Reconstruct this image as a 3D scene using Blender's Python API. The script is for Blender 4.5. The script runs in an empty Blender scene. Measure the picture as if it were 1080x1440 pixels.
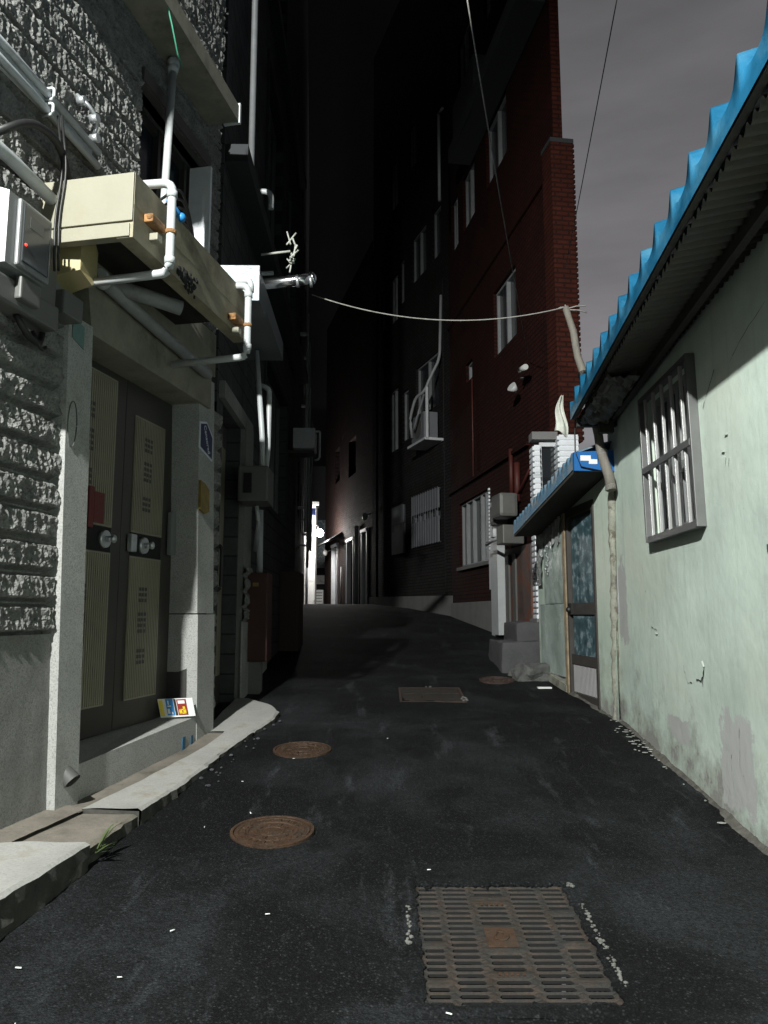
import bpy, bmesh, math, random
from mathutils import Vector, Matrix, noise
random.seed(7)
SC = bpy.context.scene; COL = SC.collection
PI = math.pi; R = math.radians

# ------------------------------------------------------------------ camera
cam_d = bpy.data.cameras.new('camera'); cam = bpy.data.objects.new('camera', cam_d); COL.objects.link(cam)
cam.location = (0, 0, 1.5); cam.rotation_euler = (R(97.6), 0, 0)
cam_d.sensor_fit = 'HORIZONTAL'; cam_d.sensor_width = 36; cam_d.lens = 36
cam_d.clip_start = .05; cam_d.clip_end = 1500
SC.camera = cam
SC.render.resolution_x, SC.render.resolution_y = 768, 1024

# ------------------------------------------------------------------ night sky
W_ = bpy.data.worlds.new('World'); SC.world = W_; W_.use_nodes = True
nt = W_.node_tree; nt.nodes.clear()
wo = nt.nodes.new('ShaderNodeOutputWorld'); wb = nt.nodes.new('ShaderNodeBackground')
tc = nt.nodes.new('ShaderNodeTexCoord'); sx = nt.nodes.new('ShaderNodeSeparateXYZ')
cr = nt.nodes.new('ShaderNodeValToRGB')
cr.color_ramp.elements[0].position = 0.0; cr.color_ramp.elements[0].color = (.26, .255, .262, 1)
cr.color_ramp.elements[1].position = .75; cr.color_ramp.elements[1].color = (.085, .083, .087, 1)
e = cr.color_ramp.elements.new(.33); e.color = (.205, .198, .206, 1)
mp = nt.nodes.new('ShaderNodeMapping'); mp.inputs['Scale'].default_value = (1.0, 1.0, 4.5); mp.inputs['Rotation'].default_value = (R(8), R(28), 0)
nz = nt.nodes.new('ShaderNodeTexNoise'); nz.inputs['Scale'].default_value = 3.2; nz.inputs['Detail'].default_value = 5
mr = nt.nodes.new('ShaderNodeMapRange'); mr.inputs[1].default_value = .3; mr.inputs[2].default_value = .7; mr.inputs[3].default_value = .82; mr.inputs[4].default_value = 1.22
mx = nt.nodes.new('ShaderNodeMix'); mx.data_type = 'RGBA'; mx.blend_type = 'MULTIPLY'; mx.inputs[0].default_value = 1
L = nt.links.new
L(tc.outputs['Generated'], sx.inputs[0]); L(sx.outputs['Z'], cr.inputs[0]); L(tc.outputs['Generated'], mp.inputs[0]); L(mp.outputs[0], nz.inputs['Vector'])
L(nz.outputs[0], mr.inputs[0]); L(cr.outputs[0], mx.inputs[6]); L(mr.outputs[0], mx.inputs[7])
# sky left bright only at front right; dimmed elsewhere to cut ambient light
dt = nt.nodes.new('ShaderNodeVectorMath'); dt.operation = 'DOT_PRODUCT'; dt.inputs[1].default_value = Vector((.42, .80, .42)).normalized(); L(tc.outputs['Generated'], dt.inputs[0])
gm_ = nt.nodes.new('ShaderNodeMapRange'); gm_.interpolation_type = 'SMOOTHSTEP'; gm_.inputs[1].default_value = .45; gm_.inputs[2].default_value = .86; gm_.inputs[3].default_value = .13; gm_.inputs[4].default_value = 1; L(dt.outputs['Value'], gm_.inputs[0])
mx2 = nt.nodes.new('ShaderNodeMix'); mx2.data_type = 'RGBA'; mx2.blend_type = 'MULTIPLY'; mx2.inputs[0].default_value = 1
L(mx.outputs[2], mx2.inputs[6]); L(gm_.outputs[0], mx2.inputs[7]); L(mx2.outputs[2], wb.inputs[0]); L(wb.outputs[0], wo.inputs[0])
wb.inputs[1].default_value = 1.0

# street lamp behind the photographer (its light only reaches the frame)
ld = bpy.data.lights.new('street_lamp_light', 'SPOT'); ld.energy = 8900; ld.spot_size = R(118); ld.spot_blend = .72; ld.shadow_soft_size = .10; ld.color = (.97, 1.0, .95)
lo = bpy.data.objects.new('street_lamp_light', ld); lo.location = (-2.62, -3.0, 7.3); lo.rotation_euler = (Vector((.5, 4.3, .6)) - lo.location).to_track_quat('-Z', 'Y').to_euler(); COL.objects.link(lo)

SC.view_settings.view_transform = 'Standard'; SC.view_settings.look = 'None'; SC.view_settings.gamma = 1
SC.view_settings.exposure = 0.0

# ------------------------------------------------------------------ materials
def nodes(name):
    m = bpy.data.materials.new(name); m.use_nodes = True
    n = m.node_tree; b = n.nodes['Principled BSDF']
    return m, n, b, n.links.new
def N(n, t, **kw):
    x = n.nodes.new('ShaderNode' + t)
    for k, v in kw.items():
        if k in x.inputs: x.inputs[k].default_value = v
        else: setattr(x, k, v)
    return x
def ramp(n, a, b, pa, pb):
    c = N(n, 'ValToRGB'); el = c.color_ramp.elements
    el[0].position = pa; el[0].color = (*a, 1); el[1].position = pb; el[1].color = (*b, 1); return c
def mixc(n, fac, a, b, blend='MIX'):
    m = N(n, 'Mix', data_type='RGBA', blend_type=blend)
    for i, v in ((0, fac), (6, a), (7, b)):
        if hasattr(v, 'is_output') : n.links.new(v, m.inputs[i])
        elif i == 0: m.inputs[0].default_value = v
        else: m.inputs[i].default_value = (*v, 1) if len(v) == 3 else v
    return m.outputs[2]
def mul(c, k): return tuple(min(1, x*k) for x in c)
def M(name, col, rough=.8, metal=0, var=.3, vs=2.5, bump=.3, bs=60, dirt=None, dirt_at=(.52, .62), ds=3, stretch=(1, 1, 1), bd=.01, speck=0):
    m, n, b, L = nodes(name)
    tc = N(n, 'TexCoord'); mp = N(n, 'Mapping', Scale=stretch); L(tc.outputs['Object'], mp.inputs[0])
    n1 = N(n, 'TexNoise', Scale=vs, Detail=8, Roughness=.65); L(mp.outputs[0], n1.inputs['Vector'])
    c = ramp(n, mul(col, 1-var), mul(col, 1+var), .3, .7); L(n1.outputs[0], c.inputs[0]); out = c.outputs[0]
    n2 = N(n, 'TexNoise', Scale=bs, Detail=6, Roughness=.7); L(tc.outputs['Object'], n2.inputs['Vector'])
    if speck:
        c3 = ramp(n, (1-speck,)*3, (1+speck*.0+.0, 1, 1), .38, .52); L(n2.outputs[0], c3.inputs[0])
        out = mixc(n, 1.0, out, c3.outputs[0], 'MULTIPLY')
    if dirt:
        n3 = N(n, 'TexNoise', Scale=ds, Detail=9, Roughness=.7); L(mp.outputs[0], n3.inputs['Vector'])
        c2 = ramp(n, (0, 0, 0), (1, 1, 1), *dirt_at); L(n3.outputs[0], c2.inputs[0])
        out = mixc(n, c2.outputs[0], out, dirt)
    L(out, b.inputs['Base Color'])
    rr = N(n, 'MapRange'); rr.inputs[3].default_value = max(.05, rough-.12); rr.inputs[4].default_value = min(1, rough+.12); L(n1.outputs[0], rr.inputs[0]); L(rr.outputs[0], b.inputs['Roughness'])
    b.inputs['Metallic'].default_value = metal
    bp = N(n, 'Bump', Strength=bump, Distance=bd); L(n2.outputs[0], bp.inputs['Height']); L(bp.outputs[0], b.inputs['Normal'])
    return m
def brickmat(name, c1, c2, mortar, axes='yz', bw=.2, rh=.075, ms=.012, gloss=.85, strength=1.0):
    m, n, b, L = nodes(name)
    tc = N(n, 'TexCoord'); s = N(n, 'SeparateXYZ'); cb = N(n, 'CombineXYZ'); L(tc.outputs['Object'], s.inputs[0])
    L(s.outputs['XYZ'.index(axes[0].upper())], cb.inputs[0]); L(s.outputs['Z'], cb.inputs[1])
    br = N(n, 'TexBrick', Scale=1.0, **{'Brick Width': bw, 'Row Height': rh, 'Mortar Size': ms, 'Mortar Smooth': .25, 'Color1': (*c1, 1), 'Color2': (*c2, 1), 'Mortar': (*mortar, 1)})
    L(cb.outputs[0], br.inputs['Vector'])
    n1 = N(n, 'TexNoise', Scale=1.6, Detail=7, Roughness=.7); L(tc.outputs['Object'], n1.inputs['Vector'])
    c = ramp(n, (.55, .55, .55), (1.2, 1.2, 1.2), .3, .7); L(n1.outputs[0], c.inputs[0])
    L(mixc(n, 1.0, br.outputs[0], c.outputs[0], 'MULTIPLY'), b.inputs['Base Color'])
    iv = N(n, 'Math', operation='SUBTRACT'); iv.inputs[0].default_value = 1; L(br.outputs['Fac'], iv.inputs[1])
    n2 = N(n, 'TexNoise', Scale=60, Detail=4); L(tc.outputs['Object'], n2.inputs['Vector'])
    ad = N(n, 'Math', operation='MULTIPLY_ADD'); L(n2.outputs[0], ad.inputs[0]); ad.inputs[1].default_value = .25; L(iv.outputs[0], ad.inputs[2])
    bp = N(n, 'Bump', Strength=strength, Distance=.02); L(ad.outputs[0], bp.inputs['Height']); L(bp.outputs[0], b.inputs['Normal'])
    b.inputs['Roughness'].default_value = gloss; b.inputs['Specular IOR Level'].default_value = .18
    return m
def asphalt():
    m, n, b, L = nodes('asphalt')
    tc = N(n, 'TexCoord')
    v = N(n, 'TexVoronoi', Scale=105); L(tc.outputs['Object'], v.inputs['Vector'])
    wn = N(n, 'TexWhiteNoise'); L(v.outputs['Position'], wn.inputs['Vector'])
    n1 = N(n, 'TexNoise', Scale=.9, Detail=9, Roughness=.66, Distortion=.4); L(tc.outputs['Object'], n1.inputs['Vector'])
    n4 = N(n, 'TexNoise', Scale=55, Detail=6, Roughness=.8); L(tc.outputs['Object'], n4.inputs['Vector'])
    # crushed stones of many greys in black binder
    st = N(n, 'ValToRGB'); el = st.color_ramp.elements; el[0].position = 0; el[0].color = (.0020, .0023, .0028, 1); el[1].position = 1; el[1].color = (.034, .035, .038, 1)
    e = el.new(.62); e.color = (.0050, .0055, .0066, 1); e = el.new(.90); e.color = (.013, .014, .016, 1); L(wn.outputs[0], st.inputs[0])
    gap = ramp(n, (1, 1, 1), (.25, .25, .25), .25, .62); L(v.outputs['Distance'], gap.inputs[0])
    c = mixc(n, 1.0, st.outputs[0], gap.outputs[0], 'MULTIPLY')
    pt = ramp(n, (.45, .45, .45), (1.5, 1.5, 1.5), .35, .68); L(n4.outputs[0], pt.inputs[0]); c = mixc(n, 1.0, c, pt.outputs[0], 'MULTIPLY')
    # dusty worn areas and pale scuffs along the lane
    dust = ramp(n, (0, 0, 0), (.8, .8, .8), .46, .66); L(n1.outputs[0], dust.inputs[0])
    dm = N(n, 'Math', operation='MULTIPLY'); L(dust.outputs[0], dm.inputs[0]); dr = ramp(n, (.2, .2, .2), (1, 1, 1), .4, .62); L(n4.outputs[0], dr.inputs[0]); L(dr.outputs[0], dm.inputs[1])
    c = mixc(n, dm.outputs[0], c, (.032, .035, .040))
    mp = N(n, 'Mapping', Scale=(2.8, .6, 1), Rotation=(0, 0, R(-20))); L(tc.outputs['Object'], mp.inputs[0])
    n3 = N(n, 'TexNoise', Scale=1.6, Detail=10, Roughness=.7); L(mp.outputs[0], n3.inputs['Vector'])
    sc = ramp(n, (0, 0, 0), (.8, .8, .8), .57, .76); L(n3.outputs[0], sc.inputs[0])
    sm = N(n, 'Math', operation='MULTIPLY'); L(sc.outputs[0], sm.inputs[0]); L(dr.outputs[0], sm.inputs[1])
    c = mixc(n, sm.outputs[0], c, (.082, .088, .098)); L(c, b.inputs['Base Color'])
    b.inputs['Roughness'].default_value = .8; b.inputs['Specular IOR Level'].default_value = .18
    iv = N(n, 'Math', operation='MULTIPLY_ADD'); L(v.outputs['Distance'], iv.inputs[0]); iv.inputs[1].default_value = -1.3; L(wn.outputs[0], iv.inputs[2])
    ad = N(n, 'Math', operation='MULTIPLY_ADD'); L(n4.outputs[0], ad.inputs[0]); ad.inputs[1].default_value = 1.6; L(iv.outputs[0], ad.inputs[2])
    bp = N(n, 'Bump', Strength=.8, Distance=.006); L(ad.outputs[0], bp.inputs['Height']); L(bp.outputs[0], b.inputs['Normal'])
    return m
def greenwall(name, green, slope=.09, base=.278, low=.28, seed=0, patches=()):
    """painted render that has gone grey and bare near the ground"""
    m, n, b, L = nodes(name)
    tc = N(n, 'TexCoord'); mp = N(n, 'Mapping', Location=(seed, seed, 0)); L(tc.outputs['Object'], mp.inputs[0]); s = N(n, 'SeparateXYZ'); L(tc.outputs['Object'], s.inputs[0])
    n1 = N(n, 'TexNoise', Scale=1.3, Detail=9, Roughness=.6); L(mp.outputs[0], n1.inputs['Vector'])
    c = ramp(n, mul(green, .80), mul(green, 1.12), .32, .68); L(n1.outputs[0], c.inputs[0])
    n5 = N(n, 'TexNoise', Scale=.8, Detail=5); L(mp.outputs[0], n5.inputs['Vector'])
    bei = ramp(n, (0, 0, 0), (.8, .8, .8), .45, .68); L(n5.outputs[0], bei.inputs[0])
    col = mixc(n, bei.outputs[0], c.outputs[0], (.56, .60, .52))
    # rain streaks
    mp2 = N(n, 'Mapping', Scale=(1, 7, .5)); L(tc.outputs['Object'], mp2.inputs[0])
    n6 = N(n, 'TexNoise', Scale=1.4, Detail=8, Roughness=.7); L(mp2.outputs[0], n6.inputs['Vector'])
    st = ramp(n, (0, 0, 0), (.45, .45, .45), .52, .72); L(n6.outputs[0], st.inputs[0])
    col = mixc(n, st.outputs[0], col, mul(green, .62))
    # height above the sloping lane
    h = N(n, 'Math', operation='MULTIPLY_ADD'); L(s.outputs['Y'], h.inputs[0]); h.inputs[1].default_value = slope; L(s.outputs['Z'], h.inputs[2])
    h2 = N(n, 'Math', operation='SUBTRACT'); L(h.outputs[0], h2.inputs[0]); h2.inputs[1].default_value = base
    n3 = N(n, 'TexNoise', Scale=3.2, Detail=9, Roughness=.72); L(mp.outputs[0], n3.inputs['Vector'])
    k = N(n, 'Math', operation='MULTIPLY_ADD'); L(n3.outputs[0], k.inputs[0]); k.inputs[1].default_value = -2.2; L(h2.outputs[0], k.inputs[2])
    bare = ramp(n, (1, 1, 1), (0, 0, 0), 0.0, .06); 
    k2 = N(n, 'Math', operation='ADD'); L(k.outputs[0], k2.inputs[0]); k2.inputs[1].default_value = 1.1 - low + .25; L(k2.outputs[0], bare.inputs[0])
    col = mixc(n, bare.outputs[0], col, (.42, .415, .425))
    grime = N(n, 'MapRange'); grime.inputs[1].default_value = 0; grime.inputs[2].default_value = .45; grime.inputs[3].default_value = .7; grime.inputs[4].default_value = 0; L(k2.outputs[0], grime.inputs[0])
    col = mixc(n, grime.outputs[0], col, (.22, .215, .19))
    for (pu, pz, ru, rz) in patches:                          # bare repair patches with torn paint edges
        vm = N(n, 'VectorMath', operation='SUBTRACT'); L(tc.outputs['Object'], vm.inputs[0]); vm.inputs[1].default_value = (0, -pu, pz)
        vd = N(n, 'VectorMath', operation='MULTIPLY'); L(vm.outputs[0], vd.inputs[0]); vd.inputs[1].default_value = (0, 1/ru, 1/rz)
        ab_ = N(n, 'VectorMath', operation='ABSOLUTE'); L(vd.outputs[0], ab_.inputs[0]); sp_ = N(n, 'SeparateXYZ'); L(ab_.outputs[0], sp_.inputs[0])
        ln = N(n, 'Math', operation='MAXIMUM'); L(sp_.outputs[1], ln.inputs[0]); L(sp_.outputs[2], ln.inputs[1])
        nq = N(n, 'TexNoise', Scale=5, Detail=8, Roughness=.7); L(mp.outputs[0], nq.inputs['Vector'])
        q = N(n, 'Math', operation='MULTIPLY_ADD'); L(nq.outputs[0], q.inputs[0]); q.inputs[1].default_value = 1.7; L(ln.outputs[0], q.inputs[2])
        pr = ramp(n, (1, 1, 1), (0, 0, 0), .48, .50); q2 = N(n, 'Math', operation='MULTIPLY'); L(q.outputs[0], q2.inputs[0]); q2.inputs[1].default_value = .27; L(q2.outputs[0], pr.inputs[0])
        col = mixc(n, pr.outputs[0], col, (.43, .435, .425))
    # small dark chips
    v = N(n, 'TexNoise', Scale=14, Detail=5, Roughness=.6); L(mp.outputs[0], v.inputs['Vector'])
    ch = ramp(n, (0, 0, 0), (.7, .7, .7), .705, .73); L(v.outputs[0], ch.inputs[0])
    col = mixc(n, ch.outputs[0], col, (.10, .10, .09))
    L(col, b.inputs['Base Color']); b.inputs['Roughness'].default_value = .72
    n2 = N(n, 'TexNoise', Scale=110, Detail=6, Roughness=.7); L(tc.outputs['Object'], n2.inputs['Vector'])
    n7 = N(n, 'TexNoise', Scale=9, Detail=4); L(tc.outputs['Object'], n7.inputs['Vector'])
    a1 = N(n, 'Math', operation='MULTIPLY_ADD'); L(n7.outputs[0], a1.inputs[0]); a1.inputs[1].default_value = 2.0; L(n2.outputs[0], a1.inputs[2])
    a2 = N(n, 'Math', operation='MULTIPLY_ADD'); L(bare.outputs[0], a2.inputs[0]); a2.inputs[1].default_value = -.9; L(a1.outputs[0], a2.inputs[2])
    bp = N(n, 'Bump', Strength=.35, Distance=.008); L(a2.outputs[0], bp.inputs['Height']); L(bp.outputs[0], b.inputs['Normal'])
    return m
def emit(name, col, s):
    m, n, b, L = nodes(name); b.inputs['Base Color'].default_value = (*col, 1); b.inputs['Emission Color'].default_value = (*col, 1); b.inputs['Emission Strength'].default_value = s; return m
def glass(name, col=(.02, .022, .025), rough=.12):
    m, n, b, L = nodes(name); b.inputs['Base Color'].default_value = (*col, 1); b.inputs['Roughness'].default_value = rough; b.inputs['Specular IOR Level'].default_value = .6
    tc = N(n, 'TexCoord'); n2 = N(n, 'TexNoise', Scale=3, Detail=3); L(tc.outputs['Object'], n2.inputs['Vector']); bp = N(n, 'Bump', Strength=.08, Distance=.02); L(n2.outputs[0], bp.inputs['Height']); L(bp.outputs[0], b.inputs['Normal'])
    return m

stone = M('split_granite', (.20, .198, .19), .85, var=.35, vs=9, bump=.8, bs=60, bd=.015, speck=.45)
granite = M('sawn_granite', (.21, .21, .20), .8, var=.12, vs=3, bump=.35, bs=120, speck=.45, dirt=(.13, .12, .10), dirt_at=(.55, .75))
granite_l = M('pale_granite', (.35, .35, .338), .75, var=.12, vs=4, bump=.35, bs=110, speck=.4, dirt=(.2, .19, .16), dirt_at=(.56, .78))
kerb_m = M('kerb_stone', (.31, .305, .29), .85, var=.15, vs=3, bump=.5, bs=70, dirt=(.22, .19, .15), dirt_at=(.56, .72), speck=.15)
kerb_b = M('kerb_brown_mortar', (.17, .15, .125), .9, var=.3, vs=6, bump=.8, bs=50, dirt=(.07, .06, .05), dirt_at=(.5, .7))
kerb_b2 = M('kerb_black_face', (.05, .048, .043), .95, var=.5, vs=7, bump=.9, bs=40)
mortar = M('dark_mortar', (.045, .043, .04), .95, var=.3, bump=.6)
conc = M('olive_concrete', (.20, .19, .15), .85, var=.25, vs=5, bump=.4, bs=70, dirt=(.07, .065, .05), dirt_at=(.54, .75))
cream = M('cream_paint', (.225, .212, .160), .55, var=.10, vs=2, bump=.12, bs=40, dirt=(.22, .18, .11), dirt_at=(.58, .80), ds=2.2)
fascia_m = M('weathered_cream_paint', (.27, .24, .17), .7, var=.22, vs=4, bump=.25, bs=60, dirt=(.13, .11, .07), dirt_at=(.5, .72), ds=3.5)
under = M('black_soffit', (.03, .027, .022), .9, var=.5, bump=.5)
white_pvc = M('white_pvc', (.44, .46, .47), .4, var=.08, vs=6, bump=.05, dirt=(.35, .32, .25), dirt_at=(.58, .75), ds=6)
grey_pvc = M('grey_conduit', (.44, .46, .48), .45, var=.12, vs=5, bump=.08, dirt=(.2, .19, .17), dirt_at=(.55, .8))
galv = M('galvanised_steel', (.50, .52, .54), .38, metal=.7, var=.2, vs=8, bump=.1, bs=30)
chrome = M('stainless_pipe', (.75, .76, .78), .18, metal=1, var=.1, vs=5, bump=.05, bs=20)
rustyor = M('orange_rust', (.27, .135, .05), .8, var=.5, vs=30, bump=.6, bs=120)
iron = M('cast_iron_rust', (.043, .031, .024), .62, metal=.25, var=.55, vs=6, bump=.9, bs=90, dirt=(.025, .024, .023), dirt_at=(.42, .58), ds=7)
iron_o = M('manhole_rust', (.060, .031, .017), .6, metal=.2, var=.5, vs=10, bump=.9, bs=80, dirt=(.035, .025, .018), dirt_at=(.48, .66), ds=9)
iron_d = M('manhole_dull', (.05, .03, .024), .7, metal=.2, var=.4, vs=10, bump=.9, bs=80)
blk = M('black_rubber', (.012, .012, .012), .5, var=.3, bump=.1)
blackm = M('near_black', (.008, .008, .008), .9, var=.3)
door_m = M('dark_bronze_door', (.055, .051, .045), .42, metal=.35, var=.15, vs=2, bump=.06, bs=30)
darkdoor = M('dark_door', (.05, .045, .042), .5, var=.2, vs=3, bump=.1)
panel_m = M('ribbed_cream_panel', (.27, .25, .19), .5, metal=.2, var=.12, vs=3, bump=.05)
plast_b = M('meter_plastic', (.18, .187, .19), .4, var=.06, vs=3, bump=.05, dirt=(.35, .34, .3), dirt_at=(.6, .8))
plast_g = M('grey_plastic', (.105, .105, .10), .5, var=.12, vs=3, bump=.08, dirt=(.12, .115, .1), dirt_at=(.52, .8))
yellowp = M('yellowed_plastic', (.33, .275, .145), .4, var=.12, vs=5, bump=.06)
navy = M('navy_enamel', (.012, .02, .075), .35, var=.1, bump=.02)
signw = M('sign_white', (.62, .66, .75), .5, var=.05, bump=.02)
olivep = M('olive_brass_plate', (.20, .14, .03), .5, var=.35, vs=14, bump=.1)
redm = M('red_tag', (.12, .02, .018), .6, var=.15)
greenp = greenwall('green_render', (.545, .64, .57), low=.22, patches=[(2.75, 1.62, .15, .36), (.34, .66, .24, .28), (1.35, .70, .22, .08)])
greenp2 = greenwall('lean_to_render', (.46, .55, .47), slope=.09, base=.54, low=.3, seed=5)
bareplaster = M('grey_plaster', (.47, .47, .50), .85, var=.14, vs=5, bump=.35, bs=60)
crack_m = M('crack_shadow', (.03, .03, .026), .95, var=.2)
flake_m = M('lifted_paint', (.42, .46, .42), .7, var=.12)
blue = M('blue_roof_paint', (.012, .105, .205), .33, var=.42, vs=3, bump=.12, bs=25, dirt=(.05, .17, .27), dirt_at=(.48, .66), ds=3.5)
blue_d = M('faded_blue_roof', (.10, .20, .30), .5, var=.3, vs=6, bump=.1, dirt=(.22, .25, .27), dirt_at=(.5, .62), ds=5)
bluebox = M('deep_blue_sheet', (.012, .11, .33), .45, var=.12, vs=3, bump=.05)
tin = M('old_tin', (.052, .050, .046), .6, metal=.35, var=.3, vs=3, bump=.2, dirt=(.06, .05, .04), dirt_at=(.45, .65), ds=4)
dkwood = M('tarred_wood', (.03, .027, .024), .8, var=.4, vs=5, bump=.6, bs=30)
polew = M('weathered_pole', (.17, .155, .135), .85, var=.3, vs=6, bump=.6, bs=50, stretch=(6, 6, 1), dirt=(.1, .085, .065), dirt_at=(.52, .7))
plasterpipe = M('crumbling_plaster', (.24, .24, .20), .9, var=.3, vs=8, bump=.9, bs=40, dirt=(.12, .105, .08), dirt_at=(.52, .62), ds=9)
barm = M('polished_bar', (.42, .42, .42), .35, metal=.4, var=.1); alu = M('aluminium', (.16, .16, .16), .45, metal=.55, var=.12, vs=5, bump=.06)
alu_w = M('white_frame', (.55, .56, .58), .5, var=.08, vs=5, bump=.06, dirt=(.3, .29, .27), dirt_at=(.6, .78))
paneblue = M('frosted_film_glass', (.06, .11, .13), .35, var=.6, vs=9, bump=.2, bs=14, dirt=(.22, .28, .31), dirt_at=(.54, .56), ds=9)
rib_grey = M('ribbed_sheet', (.30, .29, .30), .5, var=.1)
sheet_g = M('glossy_green_sheet', (.36, .42, .39), .25, metal=.1, var=.22, vs=2.5, bump=.5, bs=5, bd=.02)
film = M('crinkled_film', (.5, .52, .52), .12, metal=.5, var=.2, vs=8, bump=1.0, bs=14, bd=.03)
rustwood = M('rusty_brown', (.26, .20, .13), .8, var=.4, vs=9, bump=.5)
redbrick = brickmat('red_brick', (.034, .0062, .0036), (.027, .0050, .0032), (.009, .003, .002))
redbrick_x = brickmat('red_brick_end', (.058, .0125, .007), (.047, .010, .0055), (.024, .007, .005), axes='xz')
brown = brickmat('brown_tile_brick', (.028, .024, .024), (.022, .019, .019), (.007, .006, .006), strength=1.3)
brown_far = brickmat('far_red_brown_brick', (.030, .013, .010), (.024, .011, .009), (.009, .006, .005))
tile_d = brickmat('dark_wall_tile', (.075, .076, .078), (.060, .062, .066), (.03, .03, .03), bw=.3, rh=.2, ms=.01, strength=.6)
plinth_m = M('plinth_concrete', (.17, .165, .165), .9, var=.15, vs=3, bump=.4, bs=40)
greyband = M('grey_band', (.026, .028, .031), .8, var=.15, bump=.2)
white_br = M('white_painted_brick', (.72, .74, .78), .6, var=.1, vs=6, bump=.3, bs=50)
shutter_m = M('grey_white_shutter', (.15, .155, .17), .6, var=.1, vs=5, bump=.1)
gl = glass('dark_glass'); gl2 = glass('grey_glass', (.028, .031, .036), .25); hosem = M('pale_hose', (.30, .30, .31), .5, var=.1); dimf = M('dull_window_frame', (.19, .195, .205), .5, var=.15, vs=5, bump=.06)
stepc = M('step_concrete', (.06, .06, .062), .9, var=.2, vs=4, bump=.8, bs=40, dirt=(.28, .27, .25), dirt_at=(.6, .7))
fardark = M('unlit_block', (.10, .10, .105), .9, var=.1, vs=.3)
whitewall = M('white_wall', (.80, .80, .78), .8, var=.15, vs=1.2, bump=.3, bs=20, dirt=(.3, .3, .28), dirt_at=(.55, .7))
paper = M('paper_white', (.72, .72, .72), .7, var=.03, bump=.02)
cloth_m = M('pale_rag', (.48, .49, .44), .9, var=.2, vs=12, bump=.6, bs=90)
ropem = M('pale_rope', (.26, .25, .23), .8, var=.25, vs=20, bump=.4, bs=200)
leafm = M('weed_green', (.07, .10, .035), .6, var=.4, vs=8, bump=.2)
chalkm = M('cement_chips', (.09, .09, .087), .9, var=.4, vs=12, bump=.8, bs=60)
roadm = asphalt()
bulb = emit('lamp_globe', (1, .98, .95), 40)
led = emit('red_led', (1, .03, .02), 4)
fy = M('print_yellow', (.75, .55, .02), .5, var=.02, bump=.01); fb = M('print_blue', (.02, .22, .55), .5, var=.02, bump=.01)
fr_ = M('print_maroon', (.26, .02, .015), .5, var=.02, bump=.01)
fk = M('print_black', (.02, .02, .02), .6, var=.02, bump=.01)
teal = M('teal_sticker', (.11, .19, .18), .6, var=.15, vs=14, bump=.05)
bluespray = M('blue_spray_mark', (.03, .10, .17), .8, var=.3, vs=20, bump=.2)
hdpe = M('camera_white', (.5, .5, .5), .4, var=.05, bump=.03)

# ------------------------------------------------------------------ frames and builders
class Frame:
    """u runs along a wall away from the viewer, o sticks out of it into the alley, z is up"""
    def __init__(s, x, y, ang, sgn):
        s.x, s.y, s.s = x, y, sgn; a = R(ang)
        s.rot = -a if sgn > 0 else PI - a
        s.m = Matrix.Translation((x, y, 0)) @ Matrix.Rotation(s.rot, 4, 'Z')
    def v(s, p): return Vector((p[1], s.s*p[0], p[2]))
    def w(s, p): return s.m @ s.v(p)
FW = Frame(0, 0, 0, 1)                    # world: u = Y, o = X
FL = Frame(-1.93, 4.36, 11.3, 1)          # stone house, left
FK = Frame(-1.5, 6.5, -1.0, 1)            # tiled house behind it
FM = Frame(-1.63, 14.0, -5.2, 1)          # last left block
FR = Frame(2.0, 4.2, 3.0, -1)             # green house, right
FN = Frame(2.12, 7.15, -4.6, -1)          # lean-to
FD = Frame(2.06, 13.9, -8.8, -1)          # red brick
FB = Frame(1.61, 17.4, -18.3, -1)         # brown brick
FF = Frame(-.35, 23.4, -14.6, -1)         # far end, right
def road_z(y):
    P = [(-30, -2.8), (0, -.1), (17.4, 1.466), (20, 1.66), (23, 1.80), (30, 1.9), (60, 2.1), (400, 2.1)]
    for (a, za), (b, zb) in zip(P, P[1:]):
        if y <= b: return za + (zb-za)*(y-a)/(b-a)
    return 2.1

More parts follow.
